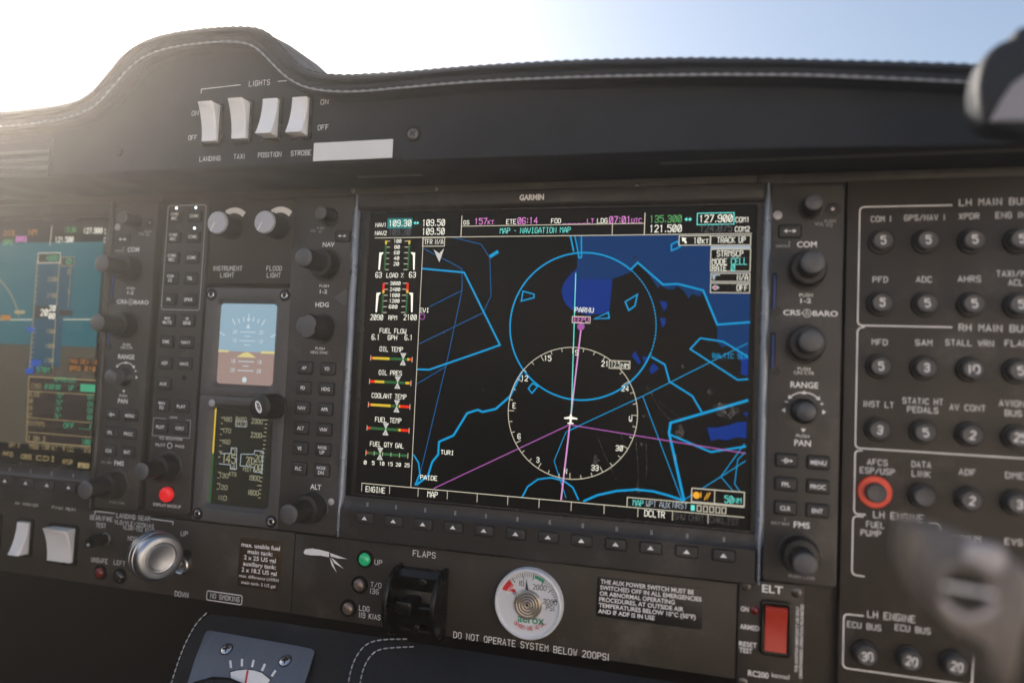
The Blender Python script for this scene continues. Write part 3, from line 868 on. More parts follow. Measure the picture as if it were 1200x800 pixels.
# header row
box(453.8, 255.8, 482.6, 267.2, 9, None, 's_teal')
box(817.3, 249.8, 860, 262.4, 9, 's_cyan', 's_black', 0.45)
for s, xl, xr, y, hh, m in (('NAV1', 439.5, 452.6, 263.4, 2.3, 's_white'), ('109.30', 455.2, 481.6, 261.4, 3.5, 's_white'), ('109.50', 494.5, 521, 260.8, 3.5, 's_white'),
                            ('NAV2', 439, 452.8, 273, 2.3, 's_white'), ('109.30', 455, 480.5, 271.8, 3.4, 's_grey'), ('109.50', 494.2, 520.6, 271, 3.5, 's_white'),
                            ('GS', 542.8, 549.8, 260.6, 2.2, 's_white'), ('157', 555.8, 570.6, 259.2, 3.3, 's_mag'), ('KT', 571.3, 578.6, 260.4, 2.2, 's_mag'),
                            ('ETE', 593, 604.6, 259.6, 2.5, 's_white'), ('06:14', 606.2, 629.8, 258.4, 3.4, 's_mag'), ('FOD', 645.6, 657.2, 258.7, 2.5, 's_white'),
                            ('_____', 659, 686.6, 259.6, 2.2, 's_mag'), ('LT', 687.8, 696, 258.8, 2.4, 's_mag'), ('LDG', 699.6, 711.8, 258.5, 2.5, 's_white'),
                            ('07:01', 713.6, 739, 257.4, 3.5, 's_mag'), ('UTC', 739.8, 752, 258.4, 2.4, 's_mag'), ('MAP - NAVIGATION MAP', 585, 668, 269.8, 2.9, 's_cyan'),
                            ('135.300', 761.2, 798.7, 256.3, 3.6, 's_green'), ('127.900', 819.3, 858.4, 255.9, 3.6, 's_white'), ('COM1', 861.8, 878.4, 257.2, 2.5, 's_white'),
                            ('121.500', 761, 798.6, 267.6, 3.6, 's_white'), ('124.875', 820, 858, 267.2, 3.5, 's_grey'), ('COM2', 861.2, 878.6, 268.2, 2.5, 's_white')):
    stext(s, xl, xr, y, hh, m, 12)
for xl, xr, y in ((484, 491, 261.2), (801.9, 811, 256.9)):
    A, B = at(xl, y), at(xr, y)
    mb, h = lay('swap_arrow', 's_cyan', 12)
    mb.ribbon([(A[0] + 0.8, A[1]), (B[0] - 0.8, A[1])], 0.5, h)
    mb.poly([(A[0], A[1]), (A[0] + 1.4, A[1] + 1.1), (A[0] + 1.4, A[1] - 1.1)], h + 0.012)
    mb.poly([(B[0], A[1]), (B[0] - 1.4, A[1] + 1.1), (B[0] - 1.4, A[1] - 1.1)], h + 0.012)
# traffic box and wind arrow
box(495.2, 278.6, 520.4, 288.2, 9)
stext('TFR N/A', 496.8, 519.2, 283.2, 2.7, 's_white', 12)
sfill('north_pointer', 's_marker', [(507.8, 292.2), (514.4, 296.6), (520.2, 290.6), (514.5, 307.2)], 9)
box(796, 276.2, 832, 286.8, 9); box(833, 276.2, 879.6, 286.8, 9)
stext('10', 812.6, 821.5, 281.6, 2.9, 's_white', 12); stext('KT', 822.6, 830.4, 282.6, 2.2, 's_white', 12); stext('TRACK UP', 840.2, 873.8, 281, 2.8, 's_white', 12)
sfill('wind_arrow', 's_white', [(799, 278), (804.8, 279), (803, 280.6), (805, 284.2), (803, 285.4), (801.4, 281.8), (799.6, 283.2)], 11.5)
box(833, 288.2, 880, 291.4, 9, None, 's_panelgrey')
box(833.2, 292, 879, 317.6, 9); box(833.2, 320, 878.6, 329.8, 9); box(832.8, 331.6, 878.4, 343, 9)
sline('underline', 's_grey', [(838.5, 301.8), (874.5, 301.6)], 0.3, 11)
for s, xl, xr, y, hh, m in (('STRMSCP', 840, 871, 296.9, 2.8, 's_white'), ('MODE', 834.2, 852, 306.4, 2.8, 's_white'), ('CELL', 856.6, 875.8, 306, 3.2, 's_cyan'), ('RATE', 834.2, 851.8, 313.8, 2.8, 's_white'),
                            ('0', 856.6, 861.4, 313.6, 3.1, 's_cyan'), ('N/A', 863.8, 876.6, 324.7, 2.9, 's_white'), ('OFF', 863.2, 876.4, 337, 2.9, 's_white')):
    stext(s, xl, xr, y, hh, m, 12)
sfill('status_icon', 's_panelgrey', [(834.2, 321.4), (844, 321.2), (844, 322.6), (838.4, 323), (837.4, 327.6), (835.6, 327.6)], 11.5)
sfill('status_icon', 's_panelgrey', [(833.6, 336.6), (837.6, 333.6), (842.6, 335.6), (843, 337.6), (837.6, 340)], 11.5)
sfill('status_dot', 's_red', [(836.6, 336), (839.8, 336), (839.8, 338.2), (836.6, 338.2)], 12)
# engine strip
def seg(m, x0, y0, x1, y1, w=1.0, lvl=9, name='gauge_band'):
    A, B = at(x0, y0), at(x1, y1)
    mb, h = lay(name, m, lvl)
    mb.ribbon([A, B], w, h + random.random() * 0.015)
def lines(y0, xs_l, xs_r, ys, labels, xc, gl, gr, top, bot, redtop):
    for (x0, x1), (x2, x3), y in zip(xs_l, xs_r, ys):
        seg('s_line', x0, y, x1, y, 0.42, 10, 'gauge_tick'); seg('s_line', x2, y - 0.2, x3, y - 0.2, 0.42, 10, 'gauge_tick')
ys = [282.5, 289.4, 296, 302.6, 309.2, 315.8]
for i, y in enumerate(ys):
    f = i * 0.35
    seg('s_line', 453.2 - f, y, 456.6 - f, y, 0.42, 10, 'gauge_tick'); seg('s_line', 474.2 - f, y - 0.1, 478.4 - f, y - 0.1, 0.42, 10, 'gauge_tick')
    if i < 5:
        stext(('100', '80', '60', '40', '20')[i], (461 if i == 0 else 462) - f, (470 if i == 0 else 468.6) - f, y - 0.2, 1.9, 's_white', 11, 0.15)
seg('s_dkgreen', 452, 283, 450.2, 316, 1.1); seg('s_dkgreen', 479.4, 283, 477.4, 316, 1.1)
seg('s_yellow', 452.1, 282.6, 451.9, 285.2, 1.3, 9.7); seg('s_yellow', 479.4, 282.4, 479.2, 285, 1.3, 9.7)
for x, s, y0, y1 in ((445, 1, 296, 316), (485.2, -1, 296, 316), (441.6, 1, 343.2, 365.5), (482.8, -1, 343.2, 365.5)):
    sfill('load_pointer', 's_white', [(x - s * 0.9, y0 - 0.3), (x + s * 4.6, y0 - 0.6), (x + s * 1.7, y0 + 3), (x + s * 0.6 - 0.9, y1), (x - s * 1.2 - 0.9, y1)], 9.5)
for s, xl, xr, y, hh in (('63', 439.6, 447, 322, 3.0), ('LOAD %', 452.5, 472.6, 322.4, 2.5), ('63', 479, 487, 321.8, 3.0),
                         ('2090', 433.6, 448.6, 371.6, 3.0), ('RPM', 454.8, 465, 372.2, 2.5), ('2100', 472.6, 488, 371.6, 3.0), ('FUEL FLOW', 444.4, 475.6, 387.6, 2.6),
                         ('6.1', 435.2, 444.6, 394.8, 3.0), ('GPH', 454, 465, 395.4, 2.6), ('6.1', 473.8, 483.2, 395.2, 3.0), ('OIL TEMP', 444.4, 471.8, 409, 2.6), ('OIL PRES', 443.4, 470.6, 436.7, 2.6),
                         ('COOLANT TEMP', 435, 475.8, 464, 2.6), ('FUEL TEMP', 439, 470, 492, 2.6), ('FUEL QTY GAL', 433, 472.8, 521, 2.6),
                         ('ENGINE', 428, 451, 573.6, 3.0), ('MAP', 500.5, 512.6, 579.2, 3.0), ('DCLTR', 755, 779, 602, 3.1)):
    stext(s, xl, xr, y, hh, 's_white', 12)
stext('SHW CHRT', 789.5, 825, 606, 3.0, 's_dim', 12); stext('CHKLIST', 831, 866, 610, 3.0, 's_dim', 12)
ys = [331.8, 338.9, 345.8, 352.4, 359.2, 366]
for i, y in enumerate(ys):
    f = i * 0.4
    seg('s_line', 450.4 - f, y, 454.4 - f, y, 0.42, 10, 'gauge_tick'); seg('s_line', 471.8 - f, y - 0.1, 476 - f, y - 0.1, 0.42, 10, 'gauge_tick')
    if i < 5:
        stext(('3000', '2400', '1800', '1200', '600')[i], 456.8 - f, (469 if i < 4 else 467) - f, y, 1.9, 's_white', 11, 0.15)
seg('s_dkgreen', 448.8, 341, 447.4, 366, 1.1); seg('s_dkgreen', 476.9, 341, 475.4, 366, 1.1)
seg('s_red', 449.2, 332, 448.9, 340.6, 1.3, 9.7); seg('s_red', 477.3, 331.8, 477, 340.4, 1.3, 9.7)
seg('s_orange', 448.9, 340.6, 448.8, 342.4, 1.3, 9.8); seg('s_orange', 477, 340.4, 476.9, 342.2, 1.3, 9.8)
for x0, y0, x1, y1, parts, mk in ((434, 419.2, 482.6, 421.2, ((0, .05, 's_red'), (.05, .455, 's_yellow'), (.455, .88, 's_dkgreen'), (.88, .93, 's_yellow'), (.93, 1, 's_red')), 472),
                                  (432.5, 446.4, 481.2, 449, ((0, .13, 's_red'), (.13, .36, 's_yellow'), (.36, .87, 's_dkgreen'), (.87, .96, 's_yellow'), (.96, 1, 's_red')), 465.6),
                                  (431.2, 473.5, 480, 477, ((0, .06, 's_red'), (.06, .54, 's_yellow'), (.54, .735, 's_dkgreen'), (.735, .765, 's_yellow'), (.765, 1, 's_red')), 464.6),
                                  (429.6, 501, 479, 504.6, ((0, .08, 's_red'), (.08, .75, 's_dkgreen'), (.75, .80, 's_yellow'), (.80, 1, 's_red')), 451.6),
                                  (428.4, 530, 477.6, 534.2, ((0, .05, 's_red'), (.05, 1, 's_dkgreen')), 445)):
    A, B = at(x0, y0), at(x1, y1)
    yy = (A[1] + B[1]) / 2
    lx = lambda t: A[0] + (B[0] - A[0]) * t
    for t0, t1, m in parts:
        mb, h = lay('gauge_band', m, 9)
        mb.poly([(lx(t0), yy - 0.75), (lx(t1), yy - 0.75), (lx(t1), yy + 0.75), (lx(t0), yy + 0.75)], h)
    mb, h = lay('gauge_tick', 's_line', 10)
    for t in (0, 1):
        mb.ribbon([(lx(t), yy - 1.5), (lx(t), yy + 1.5)], 0.35, h)
    if mk == 445:
        for t in (.2, .4, .6, .8):
            mb.ribbon([(lx(t), yy - 1.2), (lx(t), yy + 1.2)], 0.3, h)
    mx = at(mk, y0 + 1)[0]
    mb, h = lay('gauge_marker', 's_marker', 10.5)
    mb.poly([(mx, yy - 0.1), (mx - 1.9, yy + 3.5), (mx + 1.9, yy + 3.5)], h)
    mb.poly([(mx, yy + 0.1), (mx - 1.9, yy - 3.5), (mx + 1.9, yy - 3.5)], h + 0.004)
    for s, dy in (('L', 2.4), ('R', -2.4)):
        q, h2 = lay('marker_letter', 's_grey', 11.5)
        stroke(q, s, mx, yy + dy, 1.3, h2, weight=0.2, font=GS)
for i, s in enumerate(('0', '5', '10', '15', '20', '25')):
    xc = (427.6, 437, 447, 456.8, 466.4, 476.6)[i]
    w_ = 1.6 if len(s) == 1 else 3.1
    stext(s, xc - w_, xc + w_, 541.6 + 0.65 * i, 1.9, 's_white', 12, 0.18)
# page group box and range box
A, B = at(735, 583), at(871.6, 603)
mb, h = lay('data_box', 's_black', 9)
top, mid2 = -70.6, -69.4
mb.poly([(A[0], bl + 0.3), (105.4, bl + 0.3), (105.4, -70.8), (A[0], -70.8)], h)
xr2 = at(810.5, 580)[0]
mb.poly([(xr2, -70.7), (105.4, -70.7), (105.4, -63.4), (xr2, -63.4)], h + 0.012)
mb, h = lay('data_box_border', 's_line', 10)
mb.ribbon([(A[0], bl), (A[0], -70.8), (105.4, -70.8)], 0.45, h)
mb.ribbon([(xr2, -70.2), (105.4, -70.2), (105.4, -63.4), (xr2, -63.4)], 0.5, h + 0.014, True)
xd = at(837.4, 582)[0]
mb.ribbon([(xd, -70.2), (xd, -63.4)], 0.4, h + 0.02)
for s, xl, xr, y, hh, m in (('MAP', 741.4, 754, 589.2, 2.9, 's_cyan'), ('WPT', 757, 769, 590.2, 2.8, 's_panelgrey'), ('AUX', 772.6, 785.4, 591.4, 2.8, 's_panelgrey'), ('NRST', 788, 805.6, 592.2, 2.8, 's_panelgrey'),
                            ('50', 849, 859, 585, 3.4, 's_cyan'), ('NM', 859.8, 869, 586.4, 2.4, 's_cyan')):
    stext(s, xl, xr, y, hh, m, 12)
for i, x in enumerate((811.8, 819.3, 826.7, 834, 841.3, 848.4)):
    X_ = at(x, 595)[0]
    pts = [(X_ - 0.95, -74.7), (X_ + 0.95, -74.7), (X_ + 0.95, -71.9), (X_ - 0.95, -71.9)]
    if i == 0:
        mb, h = lay('page_box', 's_cyan', 11)
        mb.poly(pts, h)
    else:
        mb, h = lay('page_box', 's_line', 11)
        mb.ribbon(pts, 0.42, h, True)
X_, Y_ = at(816, 582)
mb, h = lay('weather_icon', 's_orange', 11)
mb.disc(X_, -66.8, 1.75, h)
mb.ribbon([(X_ + 2.2, -65.2), (X_ + 2.2, -67.6)], 0.5, h)
X_ = at(828.6, 583)[0]
mb.ribbon([(X_ - 1.2, -68.6), (X_ + 0.2, -65.2), (X_, -68.2), (X_ + 1.4, -65.0)], 0.55, h)
for k_, (mb, h) in LAY.items():
    mb.build(k_[0], k_[1], mfd, scr, smooth=0)

# dried drops and finger marks on the glass
sm = bpy.data.materials.new('glass_smudge')
sm.use_nodes = True
sm.blend_method = 'BLEND'
nt = sm.node_tree
nt.nodes.clear()
so_ = nt.nodes.new('ShaderNodeOutputMaterial'); mxs = nt.nodes.new('ShaderNodeMixShader'); tr_ = nt.nodes.new('ShaderNodeBsdfTransparent'); df = nt.nodes.new('ShaderNodeBsdfDiffuse')
nz_ = nt.nodes.new('ShaderNodeTexNoise'); nz_.inputs['Scale'].default_value = 900.0; nz_.inputs['Detail'].default_value = 5
mr_ = nt.nodes.new('ShaderNodeMapRange'); mr_.inputs[1].default_value = 0.35; mr_.inputs[2].default_value = 0.75; mr_.inputs[4].default_value = 0.22
df.inputs[0].default_value = (0.75, 0.72, 0.68, 1)
tcs = nt.nodes.new('ShaderNodeTexCoord')
nt.links.new(tcs.outputs['Object'], nz_.inputs['Vector']); nt.links.new(nz_.outputs[0], mr_.inputs[0]); nt.links.new(mr_.outputs[0], mxs.inputs[0])
nt.links.new(tr_.outputs[0], mxs.inputs[1]); nt.links.new(df.outputs[0], mxs.inputs[2]); nt.links.new(mxs.outputs[0], so_.inputs[0])
M['smudge'] = sm
hS = -0.2
def blob(px, py, rx, ry, name='smudge'):
    c = at(px, py)
    ph = random.random() * 6
    MB().poly([(c[0] + rx * math.cos(a) * (1 + 0.25 * math.sin(3 * a + ph) + 0.12 * math.sin(7 * a + ph)), c[1] + ry * math.sin(a) * (1 + 0.2 * math.cos(2 * a + ph))) for a in (2 * math.pi * k / 30 for k in range(30))], hS + random.random() * 0.05).build(name, 'smudge', mfd, scr, smooth=0)
for q in ((850, 481, 5.5, 4.2), (797, 505, 2.2, 3.0), (755, 487, 1.4, 1.0), (832, 459, 1.6, 1.2), (698, 538, 1.6, 2.2), (748, 572, 1.4, 2.0), (800, 430, 1.0, 0.8), (792, 536, 1.0, 1.6), (752, 520, 1.0, 1.4), (566, 456, 0.8, 0.5), (520, 390, 0.7, 0.5)):
    blob(*q)
for q in ([(757, 452), (764, 462), (771, 476), (778, 484), (786, 492)], [(740, 486), (744, 510), (747, 535), (748, 566)], [(700, 512), (712, 540), (722, 562)], [(757, 520), (758, 545), (757, 560)], [(772, 470), (800, 492)], [(726, 505), (736, 530)]):
    MB().ribbon(P(q), 0.45, hS + random.random() * 0.05).build('drip_mark', 'smudge', mfd, scr, smooth=0)

# ---- what the left screen shows (its right part is in view, out of focus)
DX = -409.25
pscr = MB().plate(DX - 109.6, -82.6, DX + 108.2, 82.4, -1.4, -0.8, 0.6, 0.1).build('screen', 's_black', pfd)
def pq(name, m, x0, y0, x1, y1, lvl):
    """rectangle between two photo points, squared to the screen"""
    A, B = at(x0, y0), at(x1, y1)
    a = (min(A[0], DX + 106), A[1]); b = (min(B[0], DX + 106), B[1])
    MB().poly([(a[0], a[1]), (b[0], a[1]), (b[0], b[1]), (a[0], b[1])], -0.78 + 0.03 * lvl).build(name, m, pfd, pscr, smooth=0)
def pl(name, m, pts, w, lvl, closed=False):
    MB().ribbon(P(pts), w, -0.78 + 0.03 * lvl, closed).build(name, m, pfd, pscr, smooth=0)
def pt(s, xl, xr, y, hh, m, lvl=8):
    a, b = at(xl, y), at(xr, y)
    mb = MB()
    stroke(mb, s, (a[0] + b[0]) / 2, at((xl + xr) / 2, y)[1], hh, -0.78 + 0.03 * lvl, width=b[0] - a[0], weight=0.2, font=GS, gap=1.7)
    mb.build('readout', m, pfd, pscr, smooth=0)
MB().poly([(DX - 106, -3), (DX + 106, -3), (DX + 106, 67), (DX - 106, 67)], -0.76).build('sky_band', 'p_sky', pfd, pscr, smooth=0)
MB().poly([(DX - 106, -70), (DX + 106, -70), (DX + 106, -3.02), (DX - 106, -3.02)], -0.76).build('ground_band', 'p_ground', pfd, pscr, smooth=0)
pl('horizon_line', 's_line', [(-400, 376), (118, 374)], 0.6, 3)
MB().arc(DX - 10, -2, 52, 20, 160, 0.6, -0.70).build('roll_arc', 'p_tan', pfd, pscr, smooth=0)
pq('altitude_tape', 'p_tape', 42, 303, 69, 430, 4)
pl('tape_border', 'p_tan', [(43, 304), (33.5, 432)], 0.6, 6)
pl('tape_border', 'p_tan', [(69, 304), (60, 432)], 0.6, 6)
pq('speed_tape', 'p_tape', 71, 308, 82, 362, 4)
pl('tape_border', 'p_tan', [(82.5, 310), (79, 360)], 0.4, 6)
pq('altitude_box', 'p_box', 44, 296, 69.5, 307.5, 6)
pl('altitude_box_border', 's_line', [(44, 296.5), (70, 296), (69.5, 307.5), (43.5, 308)], 0.5, 7, True)
pq('baro_box', 'p_box', 71, 301, 86, 311, 6)
pl('baro_box_border', 'p_tan', [(71, 301.5), (86, 301), (85.6, 311), (71, 311.5)], 0.4, 7, True)
pt('4000', 53, 67, 302, 3.4, 'p_green'); pt('0', 77, 83, 306, 3, 'p_green')
for i, s in enumerate(('2200', '2100', '1900', '1800', '1700')):
    y = (327, 346, 388, 405, 422)[i]
    pt(s, 55 - i * 1.0, 66 - i * 1.0, y, 2.6, 'p_tan')
    for k in range(3):
        pq('tape_tick', 'p_tan', 41 - i * 1.6 - k * 0.3, y - 4 + k * 5.5, 44 - i * 1.6 - k * 0.3, y - 3.2 + k * 5.5, 7)
for i, s in enumerate(('2', '1')):
    pt(s, 78, 81, (318, 342)[i], 2.8, 'p_tan')
pq('altitude_readout', 'p_box', 41, 358, 66, 373, 7)
pt('20', 47, 55, 366, 4, 's_white', 9); pt('20', 57, 64, 361, 3.4, 's_white', 9); pt('00', 56.5, 63.5, 370, 3.4, 's_white', 9)
pq('speed_readout', 'p_box', 69, 363, 84, 370, 7)
pq('flag', 'p_tan', 16, 363.5, 28, 367.5, 5)
pq('flag', 'p_orange', 0, 369, 11, 375, 5)
pq('bearing_pointer', 'p_blue', 30, 383, 40, 389, 6); pq('bearing_pointer', 'p_blue', 34, 421, 46, 435, 6); pq('bearing_pointer', 'p_blue', 29, 431, 38, 438, 6)
pq('heading_box', 'p_box', 38, 428, 60, 437.5, 6)
pt('570M', 42, 57, 433, 3.2, 'p_green')
pq('annunciation_box', 'p_box', 80, 419, 119, 435, 6)
pt('MAG DEV 10', 81, 113, 423.5, 2.6, 'p_orange'); pt('BRG 010', 81, 111, 431.5, 2.6, 'p_orange')
MB().poly([at(33, 441), at(118, 446), at(115, 524), at(30, 517)], -0.60).build('data_window', 'p_box', pfd, pscr, smooth=0)
MB().ribbon([at(33, 441), at(118, 446), at(115, 524), at(30, 517)], 0.6, -0.57, True).build('data_window_border', 'p_tan', pfd, pscr, smooth=0)
pt('REFERENCES', 63, 88, 445, 2.6, 'p_green', 10)
pl('window_rule', 'p_tan', [(32.5, 458), (116.5, 463)], 0.4, 9)
pl('window_rule', 'p_tan', [(31.5, 489), (115.5, 496)], 0.4, 9)
pl('window_rule', 'p_tan', [(31, 506), (115, 513)], 0.4, 9)
pt('TIMER', 35.5, 47, 452, 3, 'p_tan', 10); pt('0:00:00', 52, 70, 453, 3.2, 'p_green', 10); pt('UP', 80, 86, 454, 3, 'p_green', 10)
MB().poly([at(93.5, 449.5), at(111, 450.5), at(110.6, 459.5), at(93.2, 458.5)], -0.52).build('start_field', 'p_green', pfd, pscr, smooth=0)
for i, (s, y) in enumerate((('GLIDE', 462), ('VR', 470), ('VX', 478), ('VY', 486))):
    pt(s, 33.5 - i * 0.4, (46 if i == 0 else 38) - i * 0.4, y - 0.3, 2.8, 'p_tan', 10)
    pt('76*', 66 - i, 73.5 - i, y + 1.6, 3, 'p_green', 10); pt('|', 97, 99, y + 3, 3, 'p_green', 10); pt('ON', 102.5 - i * 0.3, 108 - i * 0.3, y + 3, 3, 'p_green', 10)
pt('MINIMUMS', 31.5, 51.5, 496, 2.8, 'p_tan', 10); pt('OFF', 74, 86, 498.5, 3, 'p_green', 10); pt('____FT', 92, 110, 500, 2.8, 'p_green', 10)
pt('1 ON 2', 32, 52, 513.5, 2.8, 'p_tan', 10); pt('1069', 95, 109, 518, 3.2, 'p_green', 10)
for s, xl, xr, y in (('OAT 8', 10, 22, 521), ('MSG', 34, 44, 523), ('1200 ALT', 48, 66, 524), ('R LCL', 73, 86, 526), ('07:01:11', 98, 113, 528)):
    pt(s, xl, xr, y, 2.8, 'p_tan', 8)
for s, xl, xr, y in (('PFD', 3, 14, 532), ('OBS', 24, 36, 535), ('CDI', 42, 64, 537), ('XPDR', 72, 84, 541)):
    pt(s, xl, xr, y, 2.8, 'p_tan', 8)
MB().poly([at(90.5, 541.6), at(113.5, 544), at(113, 552), at(90, 549.6)], -0.6).build('alerts_field', 'p_tan', pfd, pscr, smooth=0)
pt('ALERTS', 93, 111, 546.8, 2.8, 's_black', 10)
for s, xl, xr, y, m in (('135.300', 75, 88, 269, 's_green'), ('127.900', 97, 119, 270, 's_white'), ('COM1', 122, 130, 271, 's_white'), ('121.500', 64, 85, 280.5, 's_white'), ('COM2', 121, 130, 281, 's_white'),
                        ('DIS', 4, 16, 273, 'p_orange'), ('NM', 33, 42, 272, 'p_orange'), ('BRG', 18, 30, 280, 's_mag'), ('GPS', 3, 14, 284, 's_green')):
    pt(s, xl, xr, y, 3.4, m, 6)
pl('header_divider', 's_line', [(60, 264), (57.5, 287)], 0.5, 5)

# ------------------------------------------------------------------ audio panel
aud = thing('audio_panel', 'narrow grey audio selector panel with two columns of keys and a red button', 'audio panel', -237, -104.5)
MB().plate(-254.4, -104.5, -221.4, 92.0, -5, 0.5, 3.0, 0.7).build('faceplate', 'plastic', aud)
MB().ribbon(rr(-252.4, 22.6, -223.6, 89.6, 1.5, 4), 0.4, 0.6, True).build('key_outline', 'greyink', aud, smooth=0)
rowsA = [(82.4, ('COM1', 'MIC'), 'COM1'), (69.1, ('COM2', 'MIC'), 'COM2'), (55.8, ('COM3', 'MIC'), 'COM3'), (42.6, ('COM', '1/2'), 'TEL'), (29.1, 'PA', 'SPKR'), (15.6, ('MKR', 'MUTE'), ('HI', 'SENS')),
         (2.1, 'DME', 'NAV1'), (-11.4, 'ADF', 'NAV2'), (-24.6, 'AUX', None), (-38.1, ('MAN', 'SQ'), 'PLAY'), (-51.7, 'PILOT', 'COPLT')]
for y, a, b in rowsA:
    for x, t in ((-246.1, a), (-231.3, b)):
        if t is None:
            continue
        if isinstance(t, tuple):
            key(aud, x, y, 10.0, 6.6, None, 0.5, 2.2, two=t)
        else:
            key(aud, x, y, 10.0, 6.6, t, 0.5, 2.0, txw=6.4 if len(t) > 3 else None)
for x, y in ((-246.1, 88.0), (-231.3, 88.0), (-231.3, 74.8)):
    MB().lathe(x, y, [(0.85, 0.4), (0.8, 0.75), (0.45, 0.95), (0.02, 1.0)], 16).build('lamp', 'led', aud)
MB().disc(-231.6, -20.2, 1.7, 0.56).build('microphone_hole', 'gap', aud, smooth=0)
MB().ribbon([(-243, -46.4), (-252.4, -46.4), (-252.8, -57.6), (-224.6, -57.6), (-224.6, -46.4), (-228, -46.4)], 0.35, 0.6).build('key_outline', 'greyink', aud, smooth=0)
for s, x, y, w, hh in (('CREW', -237.5, -45.4, 6.0, 1.3), ('ICS  ISOLATION', -238.5, -58.6, 17, 1.6), ('PILOT', -246.0, -63.0, 7.4, 1.7), ('PASS', -231.4, -63.0, 6.6, 1.7), ('DISPLAY BACKUP', -238, -100.2, 20.5, 1.8)):
    mb = MB()
    sans(mb, s, x, y, hh, 0.6, width=w, bold=False)
    mb.build('caption', 'ink', aud, smooth=0)
MB().arc(-239, -63.0, 1.7, 0, 360, 0.4, 0.6).build('caption', 'ink', aud, smooth=0)
knob_dual(aud, -238.2, -76.4, 0.5, 8.0, 5.3, 24)
MB().lathe(-237.8, -93.2, [(5.4, 0.3), (5.4, 0.9), (5.0, 1.1), (4.7, 0.8)], 32).build('button_ring', 'knob', aud)
MB().lathe(-237.8, -93.2, [(4.6, 0.4), (4.6, 2.6), (4.2, 3.5), (2.8, 4.1), (1.2, 4.3), (0.02, 4.35)], 32).build('backup_button', 'redbtn', aud)

# ------------------------------------------------------------------ dimmer panel
dim = thing('dimmer_panel', 'black lighting panel with two pale dimmer knobs over the standby screens', 'switch panel', -188, 39)
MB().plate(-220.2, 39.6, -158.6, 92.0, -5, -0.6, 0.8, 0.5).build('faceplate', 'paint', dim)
for px, py in ((272, 266.5), (326, 266)):
    X, Y = at(px, py, 0)
    MB().arc(X + 0.5, Y + 0.5, 10.4, 52, 118, 3.6, -0.52, 16).build('brightness_mark', 'ink', dim, smooth=0)
    k = MB().lathe(X, Y, [(7.6, -0.6), (7.6, 1.0), (7.3, 2.0), (7.2, 12.5), (6.9, 13.4)], 72, ridge=(2, 3, 0.03)).build('dimmer_knob', 'knob', dim)
    MB().lathe(X, Y, [(7.0, 13.0), (6.9, 14.0), (6.4, 14.6), (3, 14.7), (0.5, 14.72)], 48).build('knob_cap', 'palecap', dim, k)
    MB().ribbon([(X - 3.9, Y - 5.0), (X - 1.4, Y - 0.3)], 0.8, 14.82).build('pointer_line', 'ink', dim, k, smooth=0)
caption(dim, 'INSTRUMENT', 250, 283.5, 314.5, 2.7, -0.5); caption(dim, 'LIGHT', 258.5, 274, 322.3, 2.7, -0.5)
caption(dim, 'FLOOD', 312.5, 330, 314.5, 2.7, -0.5); caption(dim, 'LIGHT', 313, 328.6, 322.5, 2.7, -0.5)

# ------------------------------------------------------------------ standby instrument
stb = thing('standby_instrument', 'grey standby instrument with two small stacked screens and a knob between them', 'standby instrument', -189, -107)
f = MB()
o1, o2 = (-219.0, -26.2, -158.6, 36.8), (-219.0, -107.2, -158.6, -26.2)
A1, A2 = at(264, 358), at(324, 457)
s1 = (-209.6, -22.6, -169.6, 27.4)
s2 = (-209.6, -96.8, -168.0, -37.8)
f.frame((-219.0, -30.2, -158.6, 36.8), s1, -5, 0.9, 1.5, 2.6, 0.5, slope=2.4, hin=-2.2)
f.frame((-219.0, -107.2, -158.6, -30.2), s2, -5, 0.9, 1.5, 2.6, 0.5, slope=2.4, hin=-2.2)
f.build('bezel', 'grey', stb)
for x, y in ((-214.8, 32.6), (-162.6, 32.6), (-214.8, -103.0), (-162.8, -103.0)):
    ring_screw(stb, x, y, 0.9, 2.2)
up_ = MB().poly([(s1[0], s1[1]), (s1[2], s1[1]), (s1[2], s1[3]), (s1[0], s1[3])], -2.1).build('upper_screen', 'b_ground', stb, smooth=0)
lo_ = MB().poly([(s2[0], s2[1]), (s2[2], s2[1]), (s2[2], s2[3]), (s2[0], s2[3])], -2.1).build('lower_screen', 'b_black', stb, smooth=0)
hy = at(290, 411, -2)[1] - 0.6
MB().poly([(s1[0], hy), (s1[2], hy), (s1[2], s1[3]), (s1[0], s1[3])], -2.04).build('sky_band', 'b_sky', stb, up_, smooth=0)
mb = MB()
cx0, cy0 = -189.2, hy
for k in range(-6, 7):
    if k in (-5, 5, -4, 4):
        continue
    a = R(90 + k * 10.0)
    r0, r1 = 19.2, 21.6 if k % 3 else 23.2
    mb.ribbon([(cx0 + r0 * math.cos(a), cy0 + r0 * math.sin(a)), (cx0 + r1 * math.cos(a), cy0 + r1 * math.sin(a))], 0.7, -1.98)
mb.poly([(cx0 - 1.5, cy0 + 20.5), (cx0 + 1.5, cy0 + 20.5), (cx0, cy0 + 18.4)], -1.97).poly([(cx0 - 1.6, cy0 + 14.6), (cx0 + 1.6, cy0 + 14.6), (cx0, cy0 + 17.4)], -1.97)
for dy, w in ((12.2, 11), (9.6, 4), (6.8, 11), (4.2, 4), (-6, 11), (-8.8, 4), (-11.6, 11)):
    mb.ribbon([(cx0 - w / 2, cy0 + dy), (cx0 + w / 2, cy0 + dy)], 0.5, -1.98)
for dy, s in ((12.2, '20'), (6.8, '10'), (-6, '10'), (-11.6, '20')):
    for sx in (-1, 1):
        stroke(mb, s, cx0 + sx * 9.4, cy0 + dy, 2.2, -1.97, weight=0.2, font=GS)
mb.build('pitch_ladder', 'b_white', stb, up_, smooth=0)
